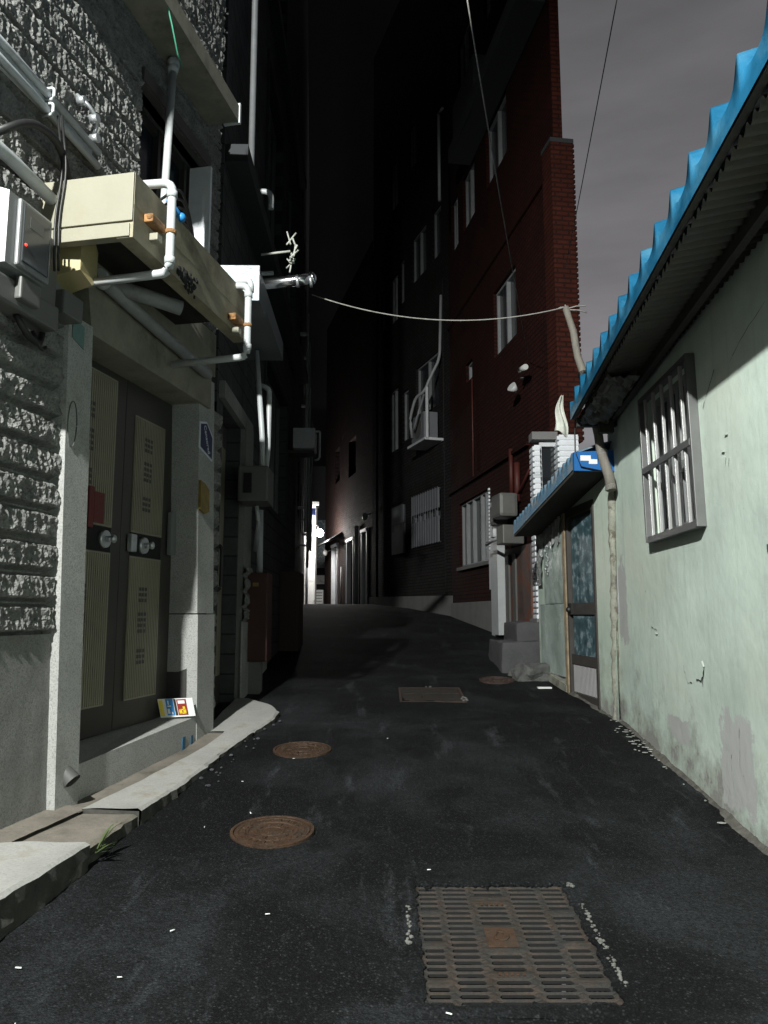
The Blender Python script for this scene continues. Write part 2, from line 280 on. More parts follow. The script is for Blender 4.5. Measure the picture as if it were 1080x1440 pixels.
SPLIT = {'ledge', 'balcony_slab', 'plaster_patch', 'downpipe', 'string_course', 'red_pipe', 'stickers', 'paint_mark', 'railing_post', 'elbow_pipe', 'plinth', 'band', 'end_panel', 'stile', 'insulator', 'slot_pattern', 'emblem_plate'}
class MB:
    def __init__(s, f=FW, base=(0, 0, 0)):
        s.f = f; s.b = Vector(base); s.bm = bmesh.new()
    def V(s, p): return s.bm.verts.new(s.f.v(Vector(p) - s.b))
    def face(s, pts):
        try: return s.bm.faces.new([s.V(p) for p in pts])
        except ValueError: return None
    def box(s, u0, u1, o0, o1, z0, z1, bev=0):
        v = [s.V((u, o, z)) for u in (u0, u1) for o in (o0, o1) for z in (z0, z1)]
        fs = [s.bm.faces.new([v[i] for i in q]) for q in ((0, 1, 3, 2), (4, 6, 7, 5), (0, 4, 5, 1), (2, 3, 7, 6), (0, 2, 6, 4), (1, 5, 7, 3))]
        if bev:
            es = list({e for q in fs for e in q.edges}); bmesh.ops.bevel(s.bm, geom=es, offset=bev, segments=2, affect='EDGES', profile=.6)
        return s
    def hexa(s, a, b):
        """two quads (four points each) joined into a solid"""
        va = [s.V(p) for p in a]; vb = [s.V(p) for p in b]; n = len(a)
        s.bm.faces.new(va); s.bm.faces.new(vb[::-1])
        for i in range(n): s.bm.faces.new((va[i], vb[i], vb[(i+1) % n], va[(i+1) % n]))
        return s
    def prism(s, poly, o0, o1):
        return s.hexa([(u, o0, z) for u, z in poly], [(u, o1, z) for u, z in poly])
    def column(s, poly, z0, z1):
        return s.hexa([(u, o, z0) for u, o in poly], [(u, o, z1) for u, o in poly])
    def tube(s, pts, r, seg=10, cap=True, jitter=0):
        pts = [s.f.v(Vector(p) - s.b) for p in pts]; rings = []
        for i, p in enumerate(pts):
            t = (pts[min(i+1, len(pts)-1)] - pts[max(i-1, 0)]).normalized()
            up = Vector((0, 0, 1)) if abs(t.z) < .9 else Vector((1, 0, 0))
            a = t.cross(up).normalized(); b = t.cross(a)
            rr = (r[i] if isinstance(r, (list, tuple)) else r) * (1 + random.uniform(-jitter, jitter))
            rings.append([s.bm.verts.new(p + (a*math.cos(k*2*PI/seg) + b*math.sin(k*2*PI/seg))*rr) for k in range(seg)])
        for A, B in zip(rings, rings[1:]):
            for k in range(seg):
                f = s.bm.faces.new((A[k], A[(k+1) % seg], B[(k+1) % seg], B[k])); f.smooth = True
        if cap: s.bm.faces.new(rings[0]); s.bm.faces.new(rings[-1][::-1])
        return s
    def pipe(s, pts, r, bend=.05, seg=12):
        """tube with rounded corners"""
        P = [Vector(p) for p in pts]; out = [P[0]]
        for a, b, c in zip(P, P[1:], P[2:]):
            d1 = (a-b).normalized(); d2 = (c-b).normalized(); k = min(bend, (a-b).length*.45, (c-b).length*.45)
            for t in (0, .25, .5, .75, 1):
                q = b + d1*k*(1-t)**2 + d2*k*t**2; out.append(q)
        out.append(P[-1]); return s.tube(out, r, seg)
    def sphere(s, c, r, sz=(1, 1, 1), seg=12):
        g = bmesh.ops.create_uvsphere(s.bm, u_segments=seg, v_segments=seg//2+2, radius=r)
        c = s.f.v(Vector(c)-s.b)
        for v in g['verts']: v.co = Vector((v.co.x*sz[1], v.co.y*sz[0], v.co.z*sz[2])) + c
        for f in {f for v in g['verts'] for f in v.link_faces}: f.smooth = True
        return s
    def grid(s, fn, nu, nv, smooth=False, skip=None):
        vs = [[s.V(fn(i/nu, j/nv)) for j in range(nv+1)] for i in range(nu+1)]
        for i in range(nu):
            for j in range(nv):
                if skip and skip((i+.5)/nu, (j+.5)/nv): continue
                f = s.bm.faces.new((vs[i][j], vs[i+1][j], vs[i+1][j+1], vs[i][j+1])); f.smooth = smooth
        return s
    def wall(s, u0, u1, z0, z1, o, holes=(), depth=.12):
        us = sorted({u0, u1, *[h[0] for h in holes], *[h[1] for h in holes]}); zs = sorted({z0, z1, *[h[2] for h in holes], *[h[3] for h in holes]})
        for a, b in zip(us, us[1:]):
            for c, d in zip(zs, zs[1:]):
                if any(h[0] <= (a+b)/2 <= h[1] and h[2] <= (c+d)/2 <= h[3] for h in holes): continue
                s.face([(a, o, c), (b, o, c), (b, o, d), (a, o, d)])
        for a, b, c, d in holes:
            q = [(a, c), (b, c), (b, d), (a, d)]
            for (p, r), (p2, r2) in zip(q, q[1:]+q[:1]): s.face([(p, o, r), (p, o-depth, r), (p2, o-depth, r2), (p2, o, r2)])
        return s
    def mesh(s, name, mat, recalc=True):
        if recalc: bmesh.ops.recalc_face_normals(s.bm, faces=s.bm.faces)
        me = bpy.data.meshes.new(name); s.bm.to_mesh(me); s.bm.free()
        for m in (mat if isinstance(mat, (list, tuple)) else [mat]): me.materials.append(m)
        return me
    def part(s, name, mat, parent, label=None, **k):
        if name in SPLIT:
            left = set(s.bm.verts); isl = []
            while left:
                st = [left.pop()]; comp = set(st)
                while st:
                    for e in st.pop().link_edges:
                        for v in e.verts:
                            if v in left: left.discard(v); comp.add(v); st.append(v)
                isl.append(comp)
            if len(isl) > 1:
                s.bm.verts.index_update(); ids = [{v.index for v in c} for c in isl]; out = None
                for c in ids:
                    b2 = s.bm.copy(); bmesh.ops.delete(b2, geom=[v for v in b2.verts if v.index not in c], context='VERTS')
                    q = MB(s.f); q.bm.free(); q.bm = b2; x = bpy.data.objects.new(name, q.mesh(name, mat, **k)); COL.objects.link(x); x.parent = parent
                    if label: x['label'] = label
                    out = out or x
                s.bm.free(); return out
        o = bpy.data.objects.new(name, s.mesh(name, mat, **k)); COL.objects.link(o); o.parent = parent
        if label: o['label'] = label
        return o
    def solo(s, name, mat, label=None, cat=None, group=None, kind=None, **k):
        o = bpy.data.objects.new(name, s.mesh(name, mat, **k)); COL.objects.link(o)
        o.location = s.f.w(s.b); o.rotation_euler = (0, 0, s.f.rot)
        tag(o, label, cat, group, kind); return o
def tag(o, label=None, cat=None, group=None, kind=None):
    for k, v in (('label', label), ('category', cat), ('group', group), ('kind', kind)):
        if v: o[k] = v
def thing(name, f, base, label, cat, group=None):
    o = bpy.data.objects.new(name, None); COL.objects.link(o); o.empty_display_size = .2
    o.location = f.w(base); o.rotation_euler = (0, 0, f.rot); tag(o, label, cat, group); return o
def copy_tree(o, parent=None):
    c = o.copy(); COL.objects.link(c)
    if parent: c.parent = parent
    for ch in [x for x in bpy.data.objects if x.parent == o]: copy_tree(ch, c)
    return c
def text_mesh(body, size, depth=.001):
    cu = bpy.data.curves.new('lettering', 'FONT'); cu.body = body; cu.size = size; cu.extrude = depth; cu.align_x = 'CENTER'; cu.align_y = 'CENTER'
    t = bpy.data.objects.new('tmp', cu); COL.objects.link(t); dg = bpy.context.evaluated_depsgraph_get()
    me = bpy.data.meshes.new_from_object(t.evaluated_get(dg)); bpy.data.objects.remove(t); return me

# ------------------------------------------------------------------ ground
def lines(*seg):
    out = []
    for a, b, st in seg:
        n = max(1, round((b-a)/st)); out += [a + (b-a)*i/n for i in range(n)]
    return out + [seg[-1][1]]
xs = lines((-300, -40, 60), (-40, -6, 6), (-6, -2.5, .5), (-2.5, .13, .09), (.13, .85, .12), (.85, 2.6, .09), (2.6, 8, .6), (8, 40, 8), (40, 300, 60))
ys = lines((-300, -30, 60), (-30, -2, 4), (-2, 2.84, .1), (2.84, 3.81, .12), (3.81, 12, .1), (12, 34, .5), (34, 80, 8), (80, 400, 80))
mb = MB(FW); vg = {}
for i, x in enumerate(xs):
    for j, y in enumerate(ys):
        near = abs(x) < 2.6 and -2 < y < 12
        z = road_z(max(-30, y)) + (noise.noise(Vector((x*1.3, y*1.3, 3)))*.012 + noise.noise(Vector((x*5, y*5, 9)))*.004 if near else 0)
        vg[i, j] = mb.bm.verts.new((x, y, z))
for i in range(len(xs)-1):
    for j in range(len(ys)-1):
        cx, cy = (xs[i]+xs[i+1])/2, (ys[j]+ys[j+1])/2
        if .13 < cx < .85 and 2.84 < cy < 3.81: continue
        f = mb.bm.faces.new((vg[i, j], vg[i+1, j], vg[i+1, j+1], vg[i, j+1])); f.smooth = True
mb.solo('road', roadm, 'black patched asphalt lane climbing between the houses', 'road', kind='structure')

# kerb slabs along the stone house
def wallX(y): return -1.93 + (y-4.36)*.1998 if y < 6.52 else -1.5
outer = [(-3, -1.95, .22), (0, -1.85, .27), (2.2, -1.68, .33), (3.3, -1.56, .37), (3.93, -1.46, .39), (4.45, -1.40, .405), (5.2, -1.30, .425), (6.15, -1.21, .48), (6.6, -1.10, .545), (7.05, -.985, .60), (7.35, -.99, .635), (7.6, -1.08, .655), (7.95, -1.36, .68)]
def out_at(y):
    for (a, xa, za), (b, xb, zb) in zip(outer, outer[1:]):
        if y <= b: t = (y-a)/(b-a); return xa+(xb-xa)*t, za+(zb-za)*t
    return outer[-1][1], outer[-1][2]
def slab(mb, y0, y1, drop=0, inner=0, outerin=0, tail=False):
    n = max(2, int((y1-y0)/.07))
    def fn(a, b):
        y = y0+(y1-y0)*a; xo, z = out_at(y); xi = wallX(y)+.005+inner; xo -= outerin
        z -= drop; jag = noise.noise(Vector((y*9, 1, 4)))*.018 + noise.noise(Vector((y*30, 1, 4)))*.008
        if b <= .75:
            t = b/.75; return (y, xi+(xo-.012-xi)*t, z + noise.noise(Vector((y*4, t*3, 0)))*.006)
        if b < .8: return (y, xo+jag*.4, z-.014)
        t = (b-.8)/.2; return (y, xo+jag*.4+.008+.02*noise.noise(Vector((y*11, t*4, 8)))+.012*noise.noise(Vector((y*31, t*11, 8))), z-.014-.24*t)
    k0 = len(mb.bm.faces); mb.grid(fn, n, 20); mb.bm.faces.ensure_lookup_table()
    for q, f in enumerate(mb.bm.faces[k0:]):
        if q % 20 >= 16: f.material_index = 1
    for yy in (y0, y1):                                       # end faces
        xo, z = out_at(yy); z -= drop; xi = wallX(yy)+.005+inner; xo -= outerin
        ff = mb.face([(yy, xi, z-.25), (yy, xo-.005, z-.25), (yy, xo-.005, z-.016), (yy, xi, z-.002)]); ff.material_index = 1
k = MB(FW)
slab(k, -3, -.6); slab(k, -.59, 1.4); slab(k, 1.41, 2.72); slab(k, 2.73, 3.96); slab(k, 4.55, 6.58, inner=.17)
slab(k, 6.6, 6.98, drop=.012); slab(k, 6.99, 7.32, drop=.016); slab(k, 7.33, 7.95, drop=.02)
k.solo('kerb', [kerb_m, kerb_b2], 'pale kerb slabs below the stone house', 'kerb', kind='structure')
k = MB(FW); slab(k, 3.965, 4.545, drop=.03, outerin=.02); 
k.grid(lambda a, b: (4.5+2.05*a, wallX(4.5+2.05*a)+.004+.18*b, out_at(4.5+2.05*a)[1]-.012+noise.noise(Vector((a*12, b*2, 0)))*.006), 30, 4)
k.grid(lambda a, b: (3.4+1.2*a, wallX(3.4+1.2*a)+.004+(.13+.05*a)*b, out_at(3.4+1.2*a)[1]+.012-.02*b+noise.noise(Vector((a*12, b*2, 0)))*.006), 30, 4)
k.solo('kerb', [kerb_b, kerb_b2], 'brown mortar bed between the kerb slabs', 'kerb', kind='structure')

# ------------------------------------------------------------------ LEFT: stone house
SH = thing('stone_house', FL, (-3, 0, 0), 'grey split-stone house with a bronze double door and cream canopy, nearest on the left', 'house')
B0 = (-3, 0, 0)
def lmb(): return MB(FL, B0)
def rough(mb, u0, u1, z0, z1, courses, du, dz, amp, holes=(), groove=.03, seed=0, o=0.0, pw_=.022):
    nu, nz_ = int((u1-u0)/du), int((z1-z0)/dz)
    def fn(a, b):
        u, z = u0+(u1-u0)*a, z0+(z1-z0)*b
        k = max(i for i, c in enumerate(courses) if z >= c-1e-6) if z >= courses[0] else 0
        lo_ = courses[k]; hi = courses[k+1] if k+1 < len(courses) else lo_+.19
        d = min(z-lo_, hi-z)
        p = Vector((u*7+k*13.7+seed, z*8, k*3.1))
        q = Vector((u*22+k*5.7+seed+z*5, z*11+u*3, k*3.1))
        n1 = noise.noise(p)*.45 + (.42-abs(noise.noise(q))*1.5) + (.25-abs(noise.noise(q*2.1))*.9)*.7 + noise.noise(q*4.3)*.28
        vor = noise.cell(Vector((u*13+k*7+z*3, z*15, seed)))*.22
        prof = min(1, max(0, (d-.007)/pw_))
        return (u, o - groove*(1-prof) + prof*(amp*(n1+vor) + .012), z)
    def sk(a, b):
        u, z = u0+(u1-u0)*a, z0+(z1-z0)*b
        return any(h[0] < u < h[1] and h[2] < z < h[3] for h in holes)
    mb.grid(fn, nu, nz_, skip=sk)
up = [3.94 + .195*i for i in range(28)]
low_c = [1.39, 1.565, 1.735, 1.915, 2.09, 2.27, 2.45, 2.63, 2.80, 2.98, 3.16, 3.34, 3.52, 3.70, 3.88]
m = lmb(); rough(m, -1.6, 2.2, 3.94, 5.74, up, .012, .0098, .018, holes=[(.80, 1.93, 4.3, 5.36)], groove=.06, pw_=.010)
rough(m, -1.6, 2.2, 5.74, 9.3, up, .022, .0163, .018, seed=5, groove=.06, pw_=.012)
rough(m, -1.0, .06, 1.39, 3.94, low_c, .0105, .0105, .024, groove=.045, seed=9, o=.015)
m.part('stone_facing', stone, SH)
m = lmb(); m.box(-8, .36, -.3, -.05, -.9, 9.3); m.box(.36, 2.0, -.45, -.26, -.2, 3.5); m.box(.36, 2.2, -.3, -.05, 3.5, 4.3); m.box(.36, .80, -.3, -.05, 4.3, 5.36); m.box(1.93, 2.2, -.3, -.05, 3.5, 5.36); m.box(.36, 2.2, -.3, -.05, 5.36, 9.3)
m.box(-8, 2.18, -6, -.451, -.9, 9.2); m.box(2.0, 2.19, -.45, -.06, 0, 3.5)
m.part('wall', mortar, SH)
m = lmb()
m.grid(lambda a, b: (-1.7+1.84*a, .012+.004*noise.noise(Vector((a*20, b*9, 2))), -.2+1.59*b), 40, 30, True); m.box(-8, -1.7, -.04, .015, -.9, 3.3); m.part('plinth', granite, SH)
# leaning pillars
m = lmb(); m.hexa([(.13, -.04, .2), (.37, -.04, .2), (.27, -.04, 3.28), (0, -.04, 3.28)], [(.145, .06, .2), (.365, .06, .2), (.265, .06, 3.28), (.012, .06, 3.28)])
m.part('pillar', granite_l, SH, 'pale granite door pillar with a bright rim, nearest the camera')
m = lmb(); m.hexa([(2.04, -.24, .3), (2.39, -.24, .3), (2.33, -.24, 1.5), (1.975, -.24, 1.5)], [(2.04, .03, .3), (2.36, .03, .3), (2.31, .03, 1.5), (1.98, .03, 1.5)])
m.hexa([(1.985, -.24, 1.51), (2.32, -.24, 1.51), (2.2, -.24, 3.5), (1.87, -.24, 3.5)], [(1.985, .022, 1.51), (2.30, .022, 1.51), (2.185, .022, 3.5), (1.88, .022, 3.5)])
m.part('pillar', granite_l, SH, 'pale granite door pillar carrying the blue sign')
m = lmb(); rough(m, 2.2, 2.42, .5, 3.3, [.5+.175*i for i in range(18)], .02, .018, .02, seed=31, o=-.01); m.part('pillar_edge', stone, SH)
m = lmb(); m.prism([(.27, 3.24), (2.06, 3.24), (2.06, 3.56), (.2, 3.56)], -.26, .05); m.box(-.2, 2.2, -.06, .02, 3.56, 3.94); m.part('lintel', conc, SH)
m = lmb(); m.hexa([(.36, -.30, .1), (2.05, -.30, .1), (2.05, -.30, .71), (.36, -.30, .66)], [(.36, .025, .1), (2.05, .025, .1), (2.05, .025, .69), (.36, .025, .61)])
m.part('door_sill', granite_l, SH)
m = lmb(); m.box(1.78, 1.83, .026, .030, .42, .56); m.box(1.93, 1.965, .026, .030, .44, .55); m.part('paint_mark', bluespray, SH)
# double door
def leaf(u0, u1, pu0, pu1):
    d = lmb(); d.box(u0, u1, -.255, -.215, .69, 3.235, .006)
    dl = d.part('door_leaf', door_m, SH)
    for z0, z1 in ((.88, 1.93), (2.11, 3.18 if pu0 < 1 else 3.0)):
        p = lmb(); p.box(pu0, pu1, -.215, -.207, z0, z1)
        n = int((pu1-pu0)/.026)
        for i in range(n):
            a = pu0 + .008 + i*(pu1-pu0-.012)/n; p.box(a, a+.013, -.207, -.199, z0+.012, z1-.012)
        p.part('panel', panel_m, dl)
        q = lmb(); um = (pu0+pu1)/2 - (.07 if pu0 < 1 else 0); zm = (z0+z1)/2
        for g in (-.23, 0, .23):
            for i in range(3 if g else 4):
                zz = zm+g+(i-1)*.042
                for w_ in (-1, 0, 1): q.box(um-.055+w_*.042, um-.025+w_*.042, -.199, -.197, zz, zz+.026)
        q.part('slot_pattern', darkdoor, dl)
    q = lmb(); q.box(pu0, pu1, -.215, -.211, 1.935, 2.105); q.part('lock_plate', blackm, dl)
    h = lmb(); hc = pu1-.10 if pu0 < 1 else pu0+.17
    h.tube([(hc, -.21, 2.02), (hc, -.18, 2.02)], [.065, .06], 20); h.tube([(hc, -.185, 2.02), (hc, -.14, 2.02)], [.022, .02], 14); h.sphere((hc, -.125, 2.02), .03, (1, .6, 1))
    h.part('handle', galv, dl)
    if pu0 > 1:
        h = lmb(); h.box(pu0-.05, pu0+.03, -.21, -.17, 1.96, 2.09, .008); h.part('lock_case', galv, dl)
leaf(.37, 1.165, .56, 1.03); leaf(1.17, 1.97, 1.30, 1.77)
m = lmb(); m.box(1.865, 1.955, -.21, -.17, 1.98, 2.33, .01); m.part('hinge_cover', plast_b, SH)
# upper window with its reveal
W1 = lmb(); W1.box(.80, 1.93, -.2, -.19, 4.3, 5.36); wn_ = W1.part('window', glass('blue_black_glass', (.012, .017, .025), .2), SH)
m = lmb(); m.box(.80, .84, -.19, -.15, 4.3, 5.36); m.box(1.34, 1.38, -.19, -.14, 4.3, 5.36); m.box(1.80, 1.84, -.19, -.14, 4.3, 5.36); m.box(.84, 1.80, -.19, -.15, 5.30, 5.36); m.part('window_frame', door_m, wn_)
m = lmb(); m.box(1.90, 1.935, -.14, .055, 4.3, 5.36); m.part('window_jamb', white_br, wn_)
m = lmb(); m.box(.78, 1.95, -.12, .035, 5.36, 5.46); m.part('window_head', darkdoor, wn_)
# canopy: hollow below, cream end facing the camera
m = lmb(); U0, U1 = -.24, 1.45
m.box(U0, U1, .0, .60, 3.76, 3.95); m.box(U0+.001, U1-.001, .50, .599, 3.57, 3.76); 
cn = m.part('canopy', fascia_m, SH)
m = lmb(); m.box(U0-.012, U0, .02, .597, 3.665, 3.948, .003); m.box(U0-.009, U0, .02, .58, 3.575, 3.652, .003); m.box(U0, U0+.05, .04, .50, 3.575, 3.76); m.part('end_panel', cream, cn, 'cream painted canopy end with a dark seam')
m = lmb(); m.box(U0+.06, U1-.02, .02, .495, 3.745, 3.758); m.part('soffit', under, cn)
m = lmb()
for i in range(60):
    uu = random.gauss(.42, .06); n0_ = len(m.bm.verts); c_ = (uu, .598+random.uniform(-.01, .01), 3.62+random.gauss(0, .026)-(uu-.42)*.02)
    g = bmesh.ops.create_icosphere(m.bm, subdivisions=1, radius=random.uniform(.010, .030)); cv = FL.v(Vector(c_)-Vector(B0))
    for v in g['verts']: v.co = Vector((v.co.x*.5, v.co.y*random.uniform(.7, 1.6), v.co.z*random.uniform(.6, 1.5))) + cv
m.part('broken_edge', blackm, cn)
m = lmb()
for i in range(9):
    a = random.uniform(-.1, .2); m.sphere((a, random.uniform(.1, .5), 3.97), random.uniform(.02, .05), (1.5, 1.5, .6), 6)
m.part('rubble', mortar, cn)
# upper ledge
m = lmb(); m.box(-1.6, 1.90, 0, .30, 5.745, 5.90, .004); up_l = m.part('ledge', conc, SH)
m = lmb(); m.box(1.902, 1.93, .24, .31, 5.735, 5.92); m.box(1.902, 1.93, .16, .24, 5.735, 5.765); m.part('ledge_cap', alu_w, up_l)

# fittings on the stone house
m = MB(FL, (0, 0, 4.4)); rail = thing('conduit_rail', FL, (0, 0, 4.4), 'pair of grey conduits clipped side by side across the rough stone', 'conduit')
for z in (4.47, 4.375):
    MB(FL, (0, 0, 4.4)).tube([(-1.6, .065, z+.03), (-.6, .065, z), (.22, .065, z-.045)], .022, 10).part('pipe', grey_pvc, rail)
MB(FL, (0, 0, 4.4)).box(-1.6, .18, .025, .045, 4.36, 4.46).part('backing_strip', grey_pvc, rail)
for z in (4.46, 4.365): MB(FL, (0, 0, 4.4)).pipe([(-.3, .03, z-.035), (-.3, .10, z-.035), (-.3, .10, z+.035), (-.3, .03, z+.035)], .009, .02, 8).part('clamp', white_pvc, rail)
m = MB(FL, (.1, 0, 4.45)); 
m.pipe([(-.02, .05, 4.66), (.02, .12, 4.60), (.10, .13, 4.55), (.16, .06, 4.50)], .012)
for q in ((.0, .08, 4.63), (.08, .12, 4.56), (.14, .09, 4.47)): m.tube([(q[0]-.0, q[1]-.03, q[2]), (q[0], q[1]+.02, q[2])], .028, 10)
m.solo('insulator_cluster', galv, 'cluster of small metal insulators on the stone beside the conduit pair', 'insulator')
m = MB(FL, (0, 0, 3.8)); m.tube([(-1.7, .09, 3.90), (-.57, .09, 3.87), (.17, .09, 3.80)], .036, 14); m.solo('conduit', grey_pvc, 'thick grey conduit running behind the meter and yellowed box', 'conduit')
dkpvc = M('dark_conduit', (.22, .225, .23), .5, var=.2, vs=4, bump=.1, dirt=(.1, .095, .08), dirt_at=(.52, .75))
cd = thing('conduit', FL, (1, 0, 3.6), 'long dark grey conduit sloping along the lintel over the double door', 'conduit')
MB(FL, (1, 0, 3.6)).tube([(.20, .12, 3.58), (1.0, .11, 3.53), (1.86, .10, 3.48), (1.90, .10, 3.478)], [.045, .045, .045, .03], 16).part('pipe', dkpvc, cd)
MB(FL, (1, 0, 3.6)).tube([(.20, .12, 3.58), (.27, .12, 3.576)], .056, 16).part('coupling', white_pvc, cd)
# electricity meter
mt = thing('electricity_meter', FL, (-.6, 0, 3.2), 'white electricity meter with a dark display and a red light', 'meter'); b_ = (-.6, 0, 3.2)
m = MB(FL, b_); m.hexa([(-.80, .0, 3.20), (-.42, .0, 3.20), (-.42, .0, 3.66), (-.80, .0, 3.66)], [(-.72, .19, 3.24), (-.42, .19, 3.24), (-.42, .19, 3.62), (-.72, .19, 3.62)]); m.box(-.66, -.40, .19, .215, 3.25, 3.61, .012); m.part('case', plast_b, mt)
MB(FL, b_).box(-.635, -.425, .215, .222, 3.28, 3.59, .006).part('display', glass('meter_window', (.05, .055, .06), .15), mt)
MB(FL, b_).box(-.59, -.48, .2225, .2235, 3.48, 3.54).part('readout', plast_g, mt)
MB(FL, b_).sphere((-.615, .223, 3.375), .007).part('indicator_light', led, mt)
m = MB(FL, b_); m.box(-.74, -.22, 0, .16, 3.06, 3.20, .015); m.box(-.60, -.44, .16, .20, 3.10, 3.22, .01); m.box(-.40, -.20, .0, .12, 3.2, 3.6, .012); m.part('terminal_cover', plast_g, mt)
m = MB(FL, b_); m.pipe([(-.5, .1, 3.06), (-.42, .11, 2.98), (-.30, .1, 2.96), (-.22, .06, 3.06)], .018); m.pipe([(-.36, .1, 3.02), (-.3, .12, 2.93), (-.24, .1, 2.97)], .01); m.part('cable', blk, mt)
yb = thing('junction_box', FL, (0, 0, 3.4), 'yellowed plastic junction box right of the electricity meter', 'junction box'); b_ = (0, 0, 3.4)
m = MB(FL, b_); m.hexa([(-.16, .06, 3.43), (-.02, .06, 3.37), (.06, .06, 3.43), (.06, .06, 3.69), (-.02, .06, 3.75), (-.16, .06, 3.69)], [(-.14, .22, 3.46), (-.03, .23, 3.41), (.03, .22, 3.46), (.03, .22, 3.64), (-.03, .23, 3.70), (-.14, .22, 3.64)]); m.part('box', yellowp, yb)
MB(FL, b_).box(-.20, .04, .0, .06, 3.34, 3.72, .008).part('back_plate', plast_b, yb)
MB(FL, b_).box(-.17, .02, .0, .15, 3.20, 3.34, .012).part('lower_case', plast_g, yb)
m = MB(FL, (.1, 0, 3.3)); m.hexa([(.05, .063, 3.14), (.17, .063, 3.10), (.17, .063, 3.24), (.05, .063, 3.27)], [(.05, .066, 3.14), (.17, .066, 3.10), (.17, .066, 3.24), (.05, .066, 3.27)]); m.solo('sticker', teal, 'faded teal sticker at the top of the near door pillar', 'sticker')
m = MB(FL, (.1, 0, 2.6))
m.pipe([(.10+.045*math.cos(t*.39), .0635, 2.62+.14*math.sin(t*.39)) for t in range(17)], .0035, .01, 5); m.solo('painted_oval', plast_g, 'thin dark oval scribbled on the near door pillar', 'graffiti')
# vent under the canopy
vp = thing('perforated_vent_pipe', FL, (.6, .2, 3.6), 'short dull vent pipe with a perforated end under the canopy', 'vent pipe'); b_ = (.6, .2, 3.6)
MB(FL, b_).tube([(.35, .05, 3.62), (.72, .42, 3.56)], .05, 18).part('pipe', dkpvc, vp)
m = MB(FL, b_)
for i in range(5):
    for j in range(4):
        t = .62+i*.075; a = -.9+j*.42; d = Vector((.37, .37, -.06)).normalized(); sd = Vector((d.y, -d.x, 0)).normalized(); c = Vector((.35, .05, 3.62)).lerp(Vector((.72, .42, 3.56)), t)
        q = c + sd*math.cos(a)*.049 + Vector((0, 0, 1))*math.sin(a)*.049; m.sphere(q, .008, seg=6)
m.part('holes', blackm, vp)
# white drain pipes that step round the canopy
def drain(u, label, two=False, ztop=4.02, zb=3.47, oo=.69, clampz=3.72):
    t = thing('drain_pipe', FL, (u, 0, zb), label, 'pipe'); b_ = (u, 0, zb)
    MB(FL, b_).pipe([(u-.02, .32, ztop+.005), (u, oo, ztop), (u, oo, zb), (u, .10, zb-.02)], .026, .06).part('pipe', white_pvc, t)
    if two: MB(FL, b_).pipe([(u+.07, .30, ztop+.075), (u+.07, oo-.01, ztop+.07), (u+.07, oo-.01, ztop-.02)], .024, .05).part('upper_pipe', white_pvc, t)
    for zz, w_ in ((ztop-.075, .031), (zb+.075, .031)): MB(FL, b_).tube([(u, oo, zz-.02), (u, oo, zz+.02)], w_, 12).part('socket', white_pvc, t)
    m = MB(FL, b_); m.tube([(u, oo, clampz-.012), (u, oo, clampz+.012)], .032, 12); m.box(u-.16, u-.01, .603, .66, clampz-.01, clampz+.04, .008); m.sphere((u-.15, .64, clampz+.02), .022, seg=8)
    m.part('bracket', rustyor, t); MB(FL, b_).box(u-.09, u-.03, .603, .655, clampz-.085, clampz-.04, .006).part('bracket_foot', cream, t)
drain(.02, 'white pipe stepping round the cream end of the canopy', ztop=4.03)
drain(1.25, 'doubled white pipe at the far end of the canopy', two=True, ztop=3.93, zb=3.38, clampz=3.62)
m = MB(FL, (1.05, 0, 4.7)); m.tube([(1.08, .10, 5.66), (.985, .12, 4.5), (.97, .12, 3.96)], .028, 12); m.sphere((1.082, .10, 5.70), .05, (1, 1, 1.1), 8); m.tube([(1.08, .10, 5.62), (1.083, .10, 5.68)], [.035, .045], 10)
m.solo('vent_pipe', white_pvc, 'upright white pipe with a knobbly cap before the dark window', 'pipe')
m = MB(FL, (1.3, .3, 4.0))
for k_ in range(5):
    a = random.uniform(.45, .6); m.pipe([(.2+k_*.05, .45, 4.0), (.5+.03*k_, .5, 4.32-.05*k_), (.9+.04*k_, .40, 4.22-.07*k_), (1.2+.05*k_, .2, 4.05-.03*k_), (1.5, .02, 3.97)], .009, .15, 6)
m.solo('cable_bundle', blk, 'black cables looping over the canopy below the dark window', 'cable')
m = MB(FL, (.6, .4, 4.0)); m.tube([(.15, .60, 4.0), (.28, .60, 3.99), (.31, .60, 3.95)], .016, 8); m.sphere((.30, .61, 3.97), .03, seg=8); m.solo('cable_plug', fb, 'small blue connector hanging by the canopy pipe', 'connector')
m = MB(FL, (0, .1, 3.9)); m.pipe([(-.75, .10, 3.92), (-.55, .16, 4.12), (-.30, .16, 4.15), (-.10, .1, 3.98)], .022, .2, 10); m.solo('black_hose', blk, 'black corrugated hose arching over the left end of the canopy', 'hose')
m = MB(FL, (-.24, .1, 3.9))
for q in (0, .025): m.pipe([(-.255, .10+q, 4.35), (-.262, .16+q, 4.0), (-.268, .13+q, 3.7), (-.265, .145+q, 3.4)], .007, .1, 6)
m.solo('thin_cable', blk, 'two thin cables hanging down the cream canopy end', 'cable')
m = MB(FL, (1.0, .05, 5.9)); pts = [(.52, .06, 6.15), (.56, .07, 6.0), (.60, .06, 5.83), (.68, .08, 5.65), (.80, .07, 5.52), (.90, .06, 5.50)]
m.tube([(x-.02, y+.22, z) for x, y, z in pts], .006, 6)
for i in range(12):
    c = Vector((.53+random.uniform(-.03, .03), .30, 6.05+random.uniform(-.12, .1))); d = Vector((random.uniform(-1, 1), random.uniform(-.5, .5), random.uniform(-1, 1)))*.07; m.tube([c, c+d], .003, 4)
m.solo('green_string', M('green_string', (.06, .30, .19), .7), 'frayed green string dangling down the rough stone', 'string')
